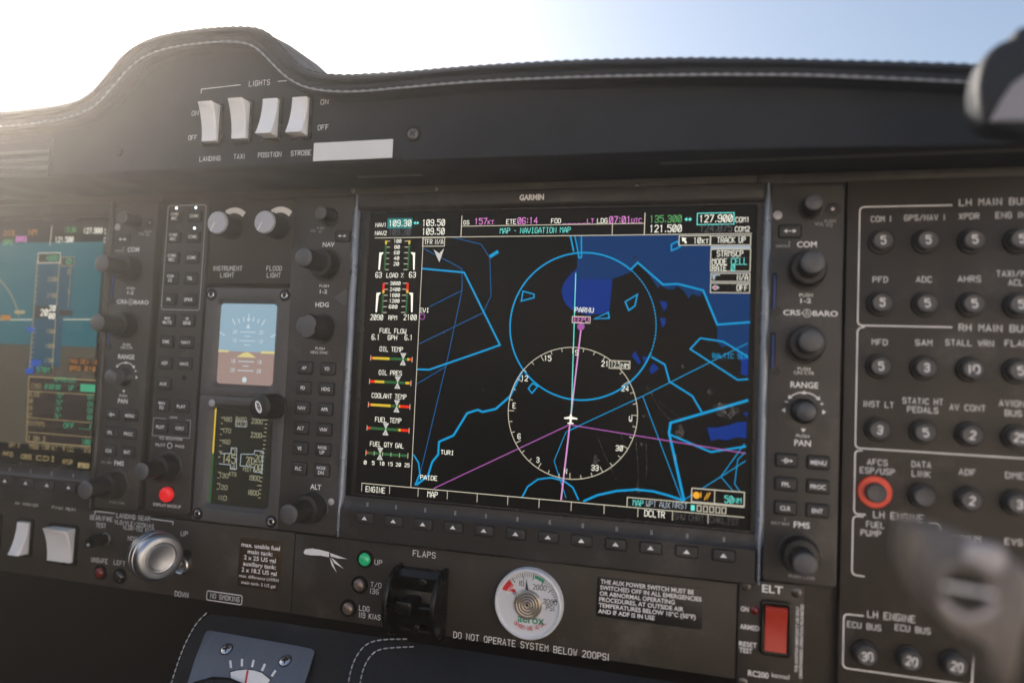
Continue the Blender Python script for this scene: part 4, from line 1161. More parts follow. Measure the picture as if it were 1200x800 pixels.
MB().poly([(cx0 - 7, cy0 - 3.4), (cx0 + 7, cy0 - 3.4), (cx0 + 2, cy0 - 0.6), (cx0, cy0 - 0.1), (cx0 - 2, cy0 - 0.6)], -1.96).ribbon([(s1[0], cy0), (s1[0] + 7, cy0)], 1.2, -1.95).ribbon([(s1[2] - 9, cy0), (s1[2], cy0)], 1.4, -1.95).build('horizon_bar', 'b_yellow', stb, up_, smooth=0)
MB().disc(-189.6, -19.6, 1.7, -1.96).build('slip_ball', 'b_white', stb, up_, smooth=0)
# lower screen
mb = MB()
def bt(s, xl, xr, y, hh, w=0.14, box_=mb):
    a, b = at(xl, y, -2), at(xr, y, -2)
    stroke(box_, s, (a[0] + b[0]) / 2, at((xl + xr) / 2, y, -2)[1], hh, -1.97, width=b[0] - a[0], weight=w, font=G, gap=1.7)
for s, xl, xr, y in (('180', 263, 271.5, 491), ('170', 262, 270.5, 504.4), ('160', 261, 269.5, 517.4), ('130', 258, 267.5, 557), ('120', 257, 266.5, 570.6), ('110', 256, 265.5, 583)):
    bt(s, xl, xr, y, 2.6)
for s, xl, xr, y in (('2300', 295, 307.5, 493.4), ('2200', 294, 306.5, 509.6), ('1900', 292.5, 304, 559.8), ('1800', 291, 303, 577)):
    bt(s, xl, xr, y, 2.8)
bt('BARO', 276.5, 289, 490.6, 2.2); bt('1013', 277, 288, 496.5, 2.6)
bt('145', 262, 276, 537.3, 5.2, 0.13); bt('20', 288.6, 294.6, 540, 5.0, 0.13); bt('0', 294.8, 298, 540, 3.6, 0.14); bt('20', 299, 306.6, 537, 4.0, 0.14); bt('00', 298.6, 306.4, 547.6, 4.0, 0.14)
bt('KTS', 268.6, 277, 555.2, 2.2); bt('FEET', 285, 294.6, 550, 2.0); bt('0', 270.6, 275.4, 529, 3); bt('4', 271, 275.6, 547.4, 3)
for xa, ya, n in ((259.5, 489, 8), (255.6, 553, 4)):
    for i in range(n):
        A = at(xa - i * 0.5, ya + i * 6.6, -2)
        mb.ribbon([(A[0], A[1]), (A[0] + (2.2 if i % 2 == 0 else 1.2), A[1])], 0.5, -1.97)
for i in range(20):
    y = 492 + i * 4.8
    A = at(313.5 - (y - 492) * 0.09, y, -2)
    mb.ribbon([(A[0], A[1]), (A[0] - (3.0 if i % 4 == 0 else 1.5), A[1])], 0.5, -1.97)
mb.build('readouts', 'b_text', stb, lo_, smooth=0)
mb = MB()
mb.ribbon([at(258, 531, -2), at(271, 531, -2), at(271, 524.5, -2), at(277.5, 524.8, -2), at(277, 549.5, -2), at(270, 549.2, -2), at(270.3, 544.4, -2), at(257, 543, -2)], 0.45, -1.95)
mb.ribbon([at(282.5, 531.8, -2), at(298, 532, -2), at(298.4, 527.6, -2), at(308.4, 528.4, -2), at(307, 553.4, -2), at(297.4, 552.4, -2), at(297.6, 547, -2), at(281.4, 545.4, -2)], 0.45, -1.95, True)
mb.ribbon([at(276.4, 493, -2), at(289.6, 493.6, -2), at(289.2, 500, -2), at(276, 499.4, -2)], 0.3, -1.95, True)
mb.build('readout_boxes', 's_panelgrey', stb, lo_, smooth=0)
MB().ribbon([(s2[0] + 0.8, -38), (s2[0] + 0.8, -66)], 1.1, -1.96).build('speed_band', 's_yellow', stb, lo_, smooth=0, label='amber speed band on the small lower screen')
MB().ribbon([(s2[0] + 0.8, -66), (s2[0] + 0.8, -96)], 1.1, -1.96).build('speed_band', 's_dkgreen', stb, lo_, smooth=0, label='green speed band on the small lower screen')
X, Y = at(323, 475.5, 1)
k = MB().lathe(X, Y, [(7.6, 0.6), (7.6, 1.6), (7.3, 2.2), (7.3, 15.4), (6.8, 16.6), (6.0, 17.0), (0.3, 17.1)], 80, ridge=(2, 3, 0.05)).build('adjust_knob', 'knob', stb)
dk = []
for q in range(28):
    a = 2 * math.pi * q / 28
    lx, ly = 2.0 * math.cos(a), 4.0 * math.sin(a)
    dk.append((X - 0.6 + lx * 0.87 - ly * 0.42, Y - 0.2 + lx * 0.42 + ly * 0.87))
MB().poly(dk, 17.2).build('knob_emblem', 'ink', stb, k, smooth=0)
MB().ribbon([(X - 1.9, Y + 2.0), (X - 0.9, Y + 0.4), (X - 0.9, Y + 2.0), (X + 0.6, Y - 0.8), (X - 1.4, Y - 0.2), (X + 0.4, Y - 2.0)], 0.7, 17.28).build('emblem_letter', 'black', stb, k, smooth=0)
X, Y = at(248, 472, 1)
MB().lathe(X, Y, [(2.3, 0.7), (2.2, 1.1), (1.2, 1.35), (0.02, 1.4)], 24).build('light_sensor', 'sensor', stb)

# ------------------------------------------------------------------ lower strips
gear = thing('gear_control_panel', 'black lower left panel strip printed with landing gear legends', 'switch panel', -330, -155)
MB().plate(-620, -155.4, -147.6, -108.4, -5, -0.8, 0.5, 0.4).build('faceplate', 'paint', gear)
for s, xl, xr, y, hh in (('AV MASTER', 18, 44.5, 589.4, 2.6), ('PITOT HEAT', 61, 89, 594.5, 2.6), ('LANDING GEAR', 136.5, 175.5, 605.4, 2.8), ('GEAR/FIRE', 105.6, 131.6, 607, 2.6), ('TEST', 112.5, 124, 615.2, 2.6),
                         ('VLO/VLE=205KIAS', 134, 180, 613.6, 2.4), ('VLOR=152 KIAS', 144, 181, 619.6, 2.4), ('NOSE', 150, 164, 631, 2.6), ('UP', 212, 220, 625, 2.8), ('DOWN', 205, 220.5, 696, 2.9), ('UNSAFE', 107, 126, 656.3, 2.7),
                         ('LEFT', 133.5, 146.4, 659.2, 2.7)):
    caption(gear, s, xl, xr, y, hh, -0.7, weight=0.17 if xr < 95 else 0.125)
X, Y = at(0, 585.5, -0.7)
mb = MB()
for q in ([(111, 602.4), (111.2, 598.6), (134.5, 601)], [(177, 607.6), (202.8, 610.8), (202.4, 614.4)]):
    p = [at(x, y, -0.7) for x, y in q]
    MB().ribbon(p, 0.55, -0.7).build('bracket_line', 'ink', gear, smooth=0)
A, B = at(242.5, 692.5, -0.7), at(284, 707.5, -0.7)
nsm = thing('no_smoking_placard', 'small black outlined placard reading NO SMOKING', 'placard', (A[0] + B[0]) / 2, (A[1] + B[1]) / 2, -0.8)
yc_ = at(263, 699.8, -0.6)[1]
MB().plate(A[0], yc_ - 3.0, B[0], yc_ + 3.0, -0.8, -0.45, 1.2, 0.1).build('plate', 'placard', nsm)
MB().ribbon(rr(A[0] + .3, yc_ - 2.7, B[0] - .3, yc_ + 2.7, 1.2, 4), 0.5, -0.4, True).build('border', 'ink', nsm, smooth=0)
caption(nsm, 'NO SMOKING', 246.5, 280.5, 699.8, 2.7, -0.4)
fuel = thing('fuel_placard', 'worn bronze placard listing the usable fuel in each tank', 'placard', -170, -130, -0.8)
MB().plate(-184.6, -143.6, -155.6, -114.6, -0.8, -0.45, 1.4, 0.1).build('plate', 'brownplac', fuel)
for i, (s, w, hh) in enumerate((('max. usable fuel', 26.6, 2.5), ('main tank:', 17.2, 2.5), ('2 x 25 US gal', 22, 2.5), ('auxiliary tank:', 22.6, 2.5), ('2 x 18.2 US gal', 24.2, 2.5), ('max. difference LH/RH', 27.2, 1.9), ('main tank: 5 US gal', 23.4, 1.9))):
    mb = MB()
    sans(mb, s, -170.0, -118.6 - 3.72 * i, hh, -0.38, width=w, bold=(i < 5))
    mb.build('text_line', 'ink', fuel, smooth=0)

flap = thing('flap_control_panel', 'black lower middle panel strip printed with flap and oxygen legends', 'switch panel', -20, -155)
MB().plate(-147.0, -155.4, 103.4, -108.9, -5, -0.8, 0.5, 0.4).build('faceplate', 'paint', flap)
for s, xl, xr, y, hh in (('FLAPS', 484, 510.2, 649, 3.1), ('UP', 439.2, 447.6, 658.6, 2.7), ('T/O', 434.5, 446.6, 685, 2.7), ('136', 433.6, 443.6, 692.4, 2.7), ('LDG', 421, 432.8, 712.6, 2.7), ('119 KIAS', 420.6, 445.6, 721.4, 2.7)):
    caption(flap, s, xl, xr, y, hh, -0.7)
caption(flap, 'DO NOT OPERATE SYSTEM BELOW 200PSI', 528.6, 711, 756, 3.2, -0.7)
wing = MB()
wing.poly([at(x, y, -0.7) for x, y in ((355.6, 646.6), (358, 643), (366, 642.2), (376, 644), (386, 646.6), (385.4, 652.4), (376, 650.6), (364, 650.2), (357, 649))], -0.7)
wing.poly([at(x, y, -0.7) for x, y in ((387, 647.6), (395, 650.4), (407, 654.6), (396, 653.8), (387.4, 651.4))], -0.7)
wing.poly([at(x, y, -0.7) for x, y in ((387.6, 652.4), (393, 656.6), (402.6, 665.8), (392, 659.6))], -0.7)
wing.poly([at(x, y, -0.7) for x, y in ((386.4, 652.8), (389.4, 658), (394.6, 670.6), (388.6, 662))], -0.7)
wing.build('flap_symbol', 'ink', flap, smooth=0)

aux = thing('aux_power_placard', 'black placard of six white lines about the aux power switch', 'placard', 60, -123.5, -0.8)
A, B = at(700, 678, -0.6), at(824.5, 690, -0.6)
MB().plate(A[0], -133.6, B[0], -113.0, -0.8, -0.45, 1.4, 0.1).build('plate', 'placard', aux)
for i, s in enumerate(('THE AUX POWER SWITCH MUST BE', 'SWITCHED OFF IN ALL EMERGENCIES', 'OR ABNORMAL OPERATING', 'PROCEDURES, AT OUTSIDE AIR', 'TEMPERATURES BELOW 10°C (50°F)', 'AND IF ADF IS IN USE')):
    xl = 702.6 - 0.6 * i
    xr = (812, 821, 789.6, 800, 814, 766)[i]
    yl = 682.4 + 7.3 * i
    a, b = at(xl, yl, -0.4), at(xr, yl, -0.4)
    mb = MB()
    sans(mb, s, a[0] + 0.6, -115.4 - 3.05 * i, 2.15, -0.38, width=(b[0] - a[0]), align='l')
    mb.build('text_line', 'ink', aux, smooth=0)

# ------------------------------------------------------------------ rocker switches
def rocker(name, label, X, Y, w, hgt, h0, up, group, hw=1.6, m='white', hm='gloss', tall=5.0):
    """black frame with a paddle; up = which end stands proud"""
    root = thing(name, label, 'switch', X, Y, h0, group)
    MB().frame((X - w / 2 - hw - 0.7, Y - hgt / 2 - hw - 0.5, X + w / 2 + hw + 0.7, Y + hgt / 2 + hw + 0.5), (X - w / 2 - 0.4, Y - hgt / 2 - 0.4, X + w / 2 + 0.4, Y + hgt / 2 + 0.4), h0 - 0.3, h0 + 1.8, 2.4, 1.2, 0.7).build('switch_frame', hm, root)
    n = 12
    prof = []
    for i in range(n + 1):
        t = -1 + 2.0 * i / n
        hi = tall * (0.5 + 0.5 * t * up) + 1.4 * t * t - 0.2 + 2.0
        prof.append((Y + t * hgt / 2 * (1 - 0.02), h0 + hi))
    rows = []
    for dx_, ins in ((-w / 2, 0.5), (-w / 2 + 0.5, 0.0), (w / 2 - 0.5, 0.0), (w / 2, 0.5)):
        rows.append([(X + dx_, prof[0][0], h0 - 0.2)] + [(X + dx_, y + (0.35 if i == 0 else (-0.35 if i == n else 0)) * (ins > 0), h - ins) for i, (y, h) in enumerate(prof)] + [(X + dx_, prof[-1][0], h0 - 0.2)])
    b = MB()
    rows = [list(reversed(r_)) for r_ in rows]
    b.loops(rows, closed=False, cap0=True, cap1=True)
    b.build('paddle', m, root, smooth=40)
    return root
X, Y = at(25, 630, 2)
rocker('rocker_switch', 'narrow white rocker switch beneath the AV MASTER lettering', X, Y, 9.6, 21, -0.8, -1, 'white rocker switches on the lower strip')
X, Y = at(70, 638, 2)
rocker('rocker_switch', 'broad white rocker switch beneath the PITOT HEAT lettering', X, Y, 19.5, 22, -0.8, 1, 'white rocker switches on the lower strip')
X, Y = at(-16, 624, 2)
rocker('rocker_switch', 'dark rocker switch cut off by the left edge of the photo', X, Y, 16, 22, -0.8, -1, None, m='gloss')

# gear lever with its wheel shaped knob
GX, GY = at(183, 651, 24)
lev = thing('gear_lever', 'round aluminium wheel shaped landing gear lever', 'lever', GX + 14, GY - 4, -0.8)
CA, SA = math.cos(R(24)), math.sin(R(24))
w = MB()
prof = [(13.2, 0), (13.9, 0.8), (13.9, 3.6), (13.3, 3.9), (13.3, 4.5), (14.1, 4.9), (14.1, 8.0), (13.5, 8.3), (13.5, 8.9), (14.0, 9.4), (13.8, 12.2), (12.8, 13.8), (11.4, 14.4), (9.0, 14.5), (8.4, 13.6), (7.6, 13.4), (7.2, 13.8), (6.9, 14.6), (5.2, 14.3), (3.0, 13.9), (0.3, 13.8)]
rows = []
for r_, a_ in prof:
    rows.append([(GX + CA * (a_ - 7.5) - SA * r_ * math.sin(2 * math.pi * k / 56), GY + r_ * math.cos(2 * math.pi * k / 56), 24 + SA * (a_ - 7.5) + CA * r_ * math.sin(2 * math.pi * k / 56)) for k in range(56)])
w.loops(rows, cap0=True)
w.build('wheel_knob', 'alu', lev)
MB().tube([(GX + 1, GY - 1, 22), (GX + 2, GY - 3, 10), (GX + 2, GY - 4, -1)], [3.0, 2.8, 2.6], 16).build('lever_arm', 'gloss', lev)
X, Y = at(214, 661, 0)
MB().lathe(X, Y, [(6.0, -0.8), (5.8, 2.2), (5.0, 2.8), (4.2, 2.4), (4.0, -0.5)], 40).build('lever_collar', 'steel', lev)
MB().disc(X, Y, 4.1, -0.55).build('collar_hole', 'gap', lev, smooth=0)
# test button
X, Y = at(124, 631, 0)
tb_ = thing('test_switch', 'small black barrel push switch beneath the TEST lettering', 'switch', X, Y, -0.8)
MB().lathe(X, Y, [(4.2, -0.8), (4.2, 0.6), (3.6, 1.0), (3.5, 1.4)], 32).build('switch_collar', 'screw', tb_)
k = MB().lathe(X, Y, [(3.2, 0.5), (3.2, 3), (3.9, 3.3), (3.9, 12.5), (3.4, 13.3), (2.6, 13.2), (2.4, 12.2), (0.2, 12.0)], 48, ridge=(2, 3, 0.05)).build('barrel', 'gloss', tb_)
MB().lathe(X - 1.2, Y - 1.6, [(1.2, 12.0), (1.1, 12.8), (0.6, 13.2), (0.02, 13.3)], 16).build('barrel_tip', 'steel', tb_, k)

# ------------------------------------------------------------------ indicator lamps
def lamp(label, px, py, r, m, group, h0=-0.8):
    X, Y = at(px, py, 0)
    root = thing('indicator_lamp', label, 'indicator light', X, Y, h0, group)
    MB().lathe(X, Y, [(r + 1.4, h0 - 0.2), (r + 1.4, h0 + 0.8), (r + 1.0, h0 + 1.4), (r + 0.2, h0 + 1.5), (r, h0 + 0.4)], 36).build('lamp_ring', 'gloss', root)
    MB().lathe(X, Y, [(r, h0 + 0.2), (r, h0 + 1.2), (r * 0.86, h0 + 2.2), (r * 0.55, h0 + 2.9), (r * 0.2, h0 + 3.15), (0.02, h0 + 3.2)], 36).build('lens', m, root)
lamp('lit green lamp beside the UP lettering', 427.5, 655, 3.7, 'greenlens', 'flap position lamps')
lamp('unlit clear lamp left of T/O 136', 421, 685, 3.7, 'clear', 'flap position lamps')
lamp('unlit clear lamp left of LDG 119 KIAS', 408, 712.5, 3.7, 'clear', 'flap position lamps')
lamp('dark red lamp beneath UNSAFE', 117, 670.5, 3.4, 'darkred', 'gear warning lamps')
lamp('black unlit lamp beneath LEFT', 140, 675, 3.6, 'darklens', 'gear warning lamps')

# ------------------------------------------------------------------ flap lever housing
XL, XR = at(455, 700, 16)[0], at(510, 700, 16)[0]
yc = -137.4
fh = thing('flap_lever', 'glossy black flap lever housing with two curved cheeks under the FLAPS lettering', 'lever', (XL + XR) / 2, yc, -0.8)
def cheek(x0, x1, r0, tall):
    mb = MB()
    n = 24
    out = []
    for i in range(n + 1):
        a = math.pi * i / n
        out.append((yc + r0 * math.cos(a), -0.8 + tall * math.sin(a) ** 0.8))
    rows = []
    for x, ins in ((x0, 0.5), (x0 + 0.5, 0), (x1 - 0.5, 0), (x1, 0.5)):
        rows.append([(x, yc + (y - yc) * (1 - ins / r0), max(-0.8, h - ins)) for y, h in out])
    mb.loops(rows, closed=False, cap0=True, cap1=True)
    return mb
cheek(XL - 2.0, XL + 0.6, 19.2, 21).build('left_cheek', 'gloss', fh)
cheek(XR - 1.6, XR + 1.0, 19.2, 21).build('right_cheek', 'gloss', fh)
mb = MB()
prof = [(yc + 17.5, -0.8), (yc + 17.3, 4), (yc + 14, 6.5), (yc + 6, 4.0), (yc + 0.6, 5.5), (yc + 0.2, 11), (yc - 1.0, 11.6), (yc - 9, 8), (yc - 14, 4), (yc - 17, -0.8)]
mb.loops([[(x, y, h) for y, h in prof] for x in (XL + 0.4, XR - 1.4)], closed=False, cap1=False)
mb.build('drum', 'gloss', fh, smooth=25)
MB().plate(XL + 5.0, yc - 3, XL + 15.0, yc + 4, 4, 19, 2, 1.2).build('lever_tab', 'gloss', fh)
screw(fh, XL + 15.5, yc + 11.5, 6.0, 2.4, 'gloss', rot=35)
screw(fh, XL + 12, yc - 13.4, 5.0, 2.4, 'gloss', rot=10)

# ------------------------------------------------------------------ oxygen pressure gauge
OX, OY = -2.6, -130.8
og = thing('pressure_gauge', 'round white oxygen pressure gauge with a red refill sector', 'gauge', OX, OY, -0.8)
MB().lathe(OX, OY, [(18.6, -1.0), (18.6, 3.4), (18.2, 4.4), (17.4, 4.8), (16.9, 4.4), (16.7, 3.2), (16.2, 3.0), (15.4, 3.0)], 72).build('case', 'dial', og)
MB().lathe(OX, OY, [(16.6, 3.0), (8, 3.02), (0.02, 3.03)], 72).build('dial_face', 'dial', og)
hD = 3.12
def dpt(r_, a):
    return (OX + r_ * math.cos(R(a)), OY + r_ * math.sin(R(a)))
mb = MB()
for k in range(0, 31):
    a = 150 - k * 4.6
    if k < 3:
        continue
    mb.ribbon([dpt(15.9, a), dpt(13.0 if k % 5 == 0 else 14.2, a)], 0.42 if k % 5 == 0 else 0.24, hD)
for s, r_, a, hh in (('0', 9.6, 146, 2.5), ('10', 11.2, 112, 2.6), ('2000', 11.0, 58, 2.5), ('3000', 12.0, 12, 2.5), ('PSI', 12.0, -3, 2.5)):
    p = dpt(r_, a)
    stroke(mb, s, p[0], p[1], hh, hD, weight=0.14)
mb.build('scale', 'black', og, smooth=0)
mb = MB()
arc = [dpt(15.9, 158 - k * 3.0) for k in range(9)] + [dpt(11.8, 134 + k * 3.0) for k in range(3)] + [dpt(9.2, 140), dpt(8.2, 146), dpt(11.0, 150), dpt(12.6, 156)]
mb.poly(arc, hD)
mb.build('refill_sector', 'dialred', og, smooth=0)
mb = MB()
p = dpt(12.2, 147)
stroke(mb, 'REFILL', p[0], p[1], 1.6, hD + 0.06, width=5.4, weight=0.18, rot=57)
mb.build('refill_word', 'ink', og, smooth=0)
MB().arc(OX, OY, 14.9, 60, 76, 1.7, hD + 0.03, 8).build('green_band', 'dialgreen', og, smooth=0)
mb = MB()
sans(mb, 'aerox', OX + 1.8, OY - 7.6, 4.4, hD, width=14.6, bold=True)
mb.build('maker_mark', 'dialgreen', og, smooth=0)
mb = MB()
txt = 'OXYGEN USE NO OIL'
for i, ch in enumerate(txt):
    a = 238 + (i / (len(txt) - 1)) * 78
    p = dpt(12.6, a)
    stroke(mb, ch, p[0], p[1], 1.8, hD, weight=0.16, rot=a + 90)
mb.build('warning_words', 'dialred', og, smooth=0)
p0, p1 = dpt(13.6, 96), dpt(6.0, 96)
MB().poly([p0, (p1[0] + 1.0, p1[1]), (p1[0] - 1.0, p1[1])], hD + 0.9).ribbon([p1, (OX, OY)], 1.4, hD + 0.92).build('needle', 'black', og, smooth=0)
prof = [(7.6, hD), (7.6, hD + 1.6), (7.2, hD + 2.0)]
for i in range(9):
    r_ = 6.8 - i * 0.75
    prof += [(r_, hD + 2.0 + 0.12 * (i % 2)), (r_ - 0.3, hD + 2.14 - 0.12 * (i % 2))]
MB().lathe(OX, OY, prof, 56).build('hub_disc', 'bronze', og, smooth=12)
MB().disc(OX, OY, 0.7, hD + 2.4).build('hub_pin', 'black', og, smooth=0)

# ------------------------------------------------------------------ ELT switch panel
elt = thing('emergency_beacon_panel', 'small black ELT panel with a red rocker and four corner screws', 'switch panel', 118.6, -157)
MB().plate(103.9, -161, 134.2, -105.9, -5, 0.2, 0.6, 0.4).build('faceplate', 'paint', elt)
for x, y, a in ((107.3, -109.4, 15), (130.8, -109.6, 60), (107.0, -156.0, 30), (130.6, -156.4, 75)):
    screw(elt, x, y, 0.2, 2.3, rot=a)
X, Y = at(909, 736, 1)
MB().frame((X - 7.2, Y - 13.2, X + 7.2, Y + 13.2), (X - 5.3, Y - 11.0, X + 5.3, Y + 11.0), 0.0, 2.0, 2.2, 0.8, 0.7).build('switch_frame', 'gloss', elt)
rk = MB()
prof = [(-10.6, 0.4), (-10.6, 3.0), (-6, 2.2), (0, 2.2), (6, 3.4), (9.4, 5.0), (10.6, 3.6), (10.6, 0.4)]
rk.loops([[(X + d, Y + y, h) for y, h in reversed(prof)] for d in (-5.0, 5.0)], closed=False, cap0=True, cap1=True)
rk.build('rocker', 'redrocker', elt, smooth=20)
Xl, Yl = at(884.6, 714.6, 0.4)
MB().lathe(Xl, Yl, [(2.1, 0.2), (2.0, 0.9), (1.3, 1.6), (0.02, 1.9)], 24).build('lamp', 'darkred', elt)
caption(elt, 'ELT', 893, 917.6, 690, 3.7, 0.3, fn='bold')
caption(elt, 'ON', 868.2, 877.4, 713, 2.3, 0.3, fn='bold'); caption(elt, 'ARMED', 867, 889.6, 734.6, 2.3, 0.3, fn='bold')
caption(elt, 'RESET', 866.2, 887, 754.6, 2.3, 0.3, fn='bold'); caption(elt, 'TEST', 866.2, 881.6, 761.6, 2.3, 0.3, fn='bold')
caption(elt, 'RC200', 876.6, 900.6, 789.4, 2.7, 0.3, fn='bold'); caption(elt, 'kannad', 904.4, 925, 791.4, 2.2, 0.3, fn='sans')
mb = MB()
sans(mb, 'FOR AVIATION EMERGENCY USE ONLY', at(934, 740, 0.3)[0], -131.6, 1.35, 0.3, width=31, rot=90)
sans(mb, 'UNAUTHORIZED OPERATION PROHIBITED', at(940.4, 740, 0.3)[0] - 0.4, -132.4, 1.35, 0.3, width=35, rot=90)
mb.build('caption', 'ink', elt, smooth=0)

# ------------------------------------------------------------------ circuit breaker panel
brk = thing('breaker_panel', 'matt black circuit breaker panel with white outlined bus groups', 'breaker panel', 270, -155)
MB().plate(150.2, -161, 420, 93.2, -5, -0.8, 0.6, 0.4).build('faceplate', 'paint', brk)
hB = -0.74
for s, xl, xr, y, hh in (('LH MAIN BUS', 1124, 1205, 236.5, 3.0), ('COM 1', 1021, 1044, 256.6, 2.6), ('GPS/NAV 1', 1060, 1107, 255, 2.6), ('XPDR', 1124, 1147, 253.4, 2.6), ('ENG INST', 1167, 1215, 252, 2.6),
                         ('PFD', 1023, 1040, 327.6, 2.6), ('ADC', 1074, 1091.6, 327.4, 2.6), ('AHRS', 1123, 1149, 326.8, 2.6), ('TAXI/MAP', 1168, 1214, 320.6, 2.6), ('ACL', 1182, 1199, 331, 2.6),
                         ('RH MAIN BUS', 1123.6, 1206, 384.4, 3.0), ('MFD', 1022, 1039.6, 400.8, 2.6), ('SAM', 1073, 1092, 401.4, 2.6), ('STALL WRN', 1108, 1164, 401.8, 2.6), ('FLAPS', 1178, 1212, 402.4, 2.6),
                         ('INST LT', 1012, 1047, 473.6, 2.6), ('STATIC HT', 1058, 1104.6, 470, 2.6), ('PEDALS', 1063.6, 1099, 480, 2.6), ('AV CONT', 1113, 1154.4, 477.6, 2.6), ('AVIONICS', 1171, 1218, 473, 2.6), ('BUS', 1178, 1197, 484, 2.6),
                         ('AFCS', 1016.6, 1039.6, 541.4, 2.6), ('ESP/USP', 1008, 1048, 551.6, 2.6), ('DATA', 1068.6, 1090.6, 544, 2.6), ('LINK', 1069, 1090, 555, 2.6), ('ADF', 1124, 1143, 553, 2.6), ('DME', 1178.6, 1200, 557, 2.6),
                         ('LH ENGINE', 1023.6, 1082, 604.6, 3.0), ('FUEL', 1015.4, 1036, 614.6, 2.6), ('PUMP', 1009, 1032, 624.4, 2.6), ('IRIDIUM', 1112, 1149, 629.6, 2.6), ('EVS', 1178, 1198, 634.6, 2.6),
                         ('LH ENGINE', 1016.6, 1072, 722, 3.0), ('ECU BUS', 993, 1032, 733, 2.6), ('ECU BUS', 1049, 1090, 736.8, 2.6)):
    caption(brk, s, xl, xr, y, hh, hB)
mb = MB()
def bl_(pts, r_=2.4, w=0.62):
    """outline with rounded corners, measured points"""
    out = []
    for i, p in enumerate(pts):
        if 0 < i < len(pts) - 1:
            a, b, c = Vector(pts[i - 1]), Vector(p), Vector(pts[i + 1])
            u, v = (a - b).normalized(), (c - b).normalized()
            for k in range(7):
                t = k / 6
                out.append(tuple((b + u * r_) * (1 - t) ** 2 + b * 2 * t * (1 - t) + (b + v * r_) * t ** 2))
        else:
            out.append(tuple(p))
    mb.ribbon(out, w, hB)
bx = 155.9
y1, y2, y3, y4, y5 = 80.0, 21.6, 20.4, -37.9, -39.1
bl_([(at(1116, 237)[0], y1), (bx, y1), (bx, y2), (at(1116, 383)[0], y2)])
bl_([(bx + 3, y3 + 0.4), (bx, y3), (bx, y4), (300, y4)])
bl_([(bx + 3, y5 + 0.1), (bx, y5), (bx, -69.4), (bx + 5, -69.4)], 2.0)
bl_([(at(1012, 604)[0], -70.4), (bx - 0.4, -70.4), (bx - 0.4, -98.4), (bx + 5, -98.6)], 2.4)
bl_([(at(1090, 608)[0], -70.4), (at(1103, 610)[0], -70.4), (at(1103, 640)[0], -80)], 2.4)
bl_([(at(1012, 719)[0], -117.2), (bx - 3.6, -117.2), (bx - 3.6, -142.6), (at(1140, 790)[0], -142.6), (at(1142, 790)[0], -98)], 2.4)
mb.build('bus_outline', 'ink', brk, smooth=0)

# breakers, one of each copied from the first
BRK = {}
def breaker(X, Y, num, label, ring='knob', blank=False):
    root = thing('circuit_breaker', label, 'circuit breaker', X, Y, -0.8, 'circuit breakers on the right hand panel')
    if 'c' + ring not in BRK:
        k_ = 1.28 if ring == 'redring' else 1.0
        c = MB().lathe(X, Y, [(6.0 * k_, -1.0), (6.0 * k_, 0.4), (5.6 * k_, 0.9 * k_), (4.9, 0.9 * k_), (4.7, 0.3)], 40)
        BRK['c' + ring] = c.build('collar', ring, root)
    else:
        o = BRK['c' + ring].copy(); COL.objects.link(o); o.parent = root
    if 'b' not in BRK:
        b = MB().lathe(X, Y, [(4.5, -0.4), (4.5, 4.2), (4.2, 4.9), (3.8, 5.2), (3.4, 5.0), (0.1, 5.0)], 40)
        BRK['b'] = b.build('button', 'grey', root)
    else:
        o = BRK['b'].copy(); COL.objects.link(o); o.parent = root
    if num:
        mb = MB()
        stroke(mb, num, X + 0.1, Y, 3.6, 4.35 + 0.75, width=1.9 * len(num) + (0.5 if len(num) > 1 else 0), weight=0.16, rot=random.uniform(-7, 7))
        mb.build('rating_number', 'ink', root, smooth=0)
    root.location.y += random.uniform(-0.0005, 0.0004)
    return root
gx = [165.5, 184.9, 204.3, 223.2]
data = [(62.4, [('5', 'below COM 1'), ('5', 'below GPS/NAV 1'), ('5', 'below XPDR'), ('5', 'below ENG INST')]),
        (32.3, [('5', 'below PFD'), ('5', 'below ADC'), ('5', 'below AHRS'), ('5', 'below TAXI/MAP ACL')]),
        (1.9, [('5', 'below MFD'), ('3', 'below SAM'), ('10', 'below STALL WRN'), ('5', 'below FLAPS')]),
        (-28.4, [('3', 'below INST LT'), ('5', 'below STATIC HT PEDALS'), ('2', 'below AV CONT'), ('25', 'below AVIONICS BUS')]),
        (-58.2, [(None, 'below AFCS ESP/USP'), (None, 'below DATA LINK'), ('2', 'below ADF'), ('3', 'below DME')])]
for y, row in data:
    for x, (n, w_) in zip(gx, row):
        if 'AFCS' in w_:
            breaker(x - 0.8, y, None, 'unmarked breaker in a red collar below AFCS ESP/USP', 'redring')
        elif 'DATA' in w_:
            breaker(x, y, None, 'black unmarked breaker ' + w_)
        else:
            breaker(x, y, n, 'black breaker marked %s %s' % (n, w_))
breaker(161.7, -133.9, '30', 'black breaker marked 30 in the lowest row')
breaker(180.5, -133.6, '20', 'black breaker marked 20 beside the 30 in the lowest row')
breaker(199.0, -133.3, '20', 'black breaker marked 20 at the right end of the lowest row')

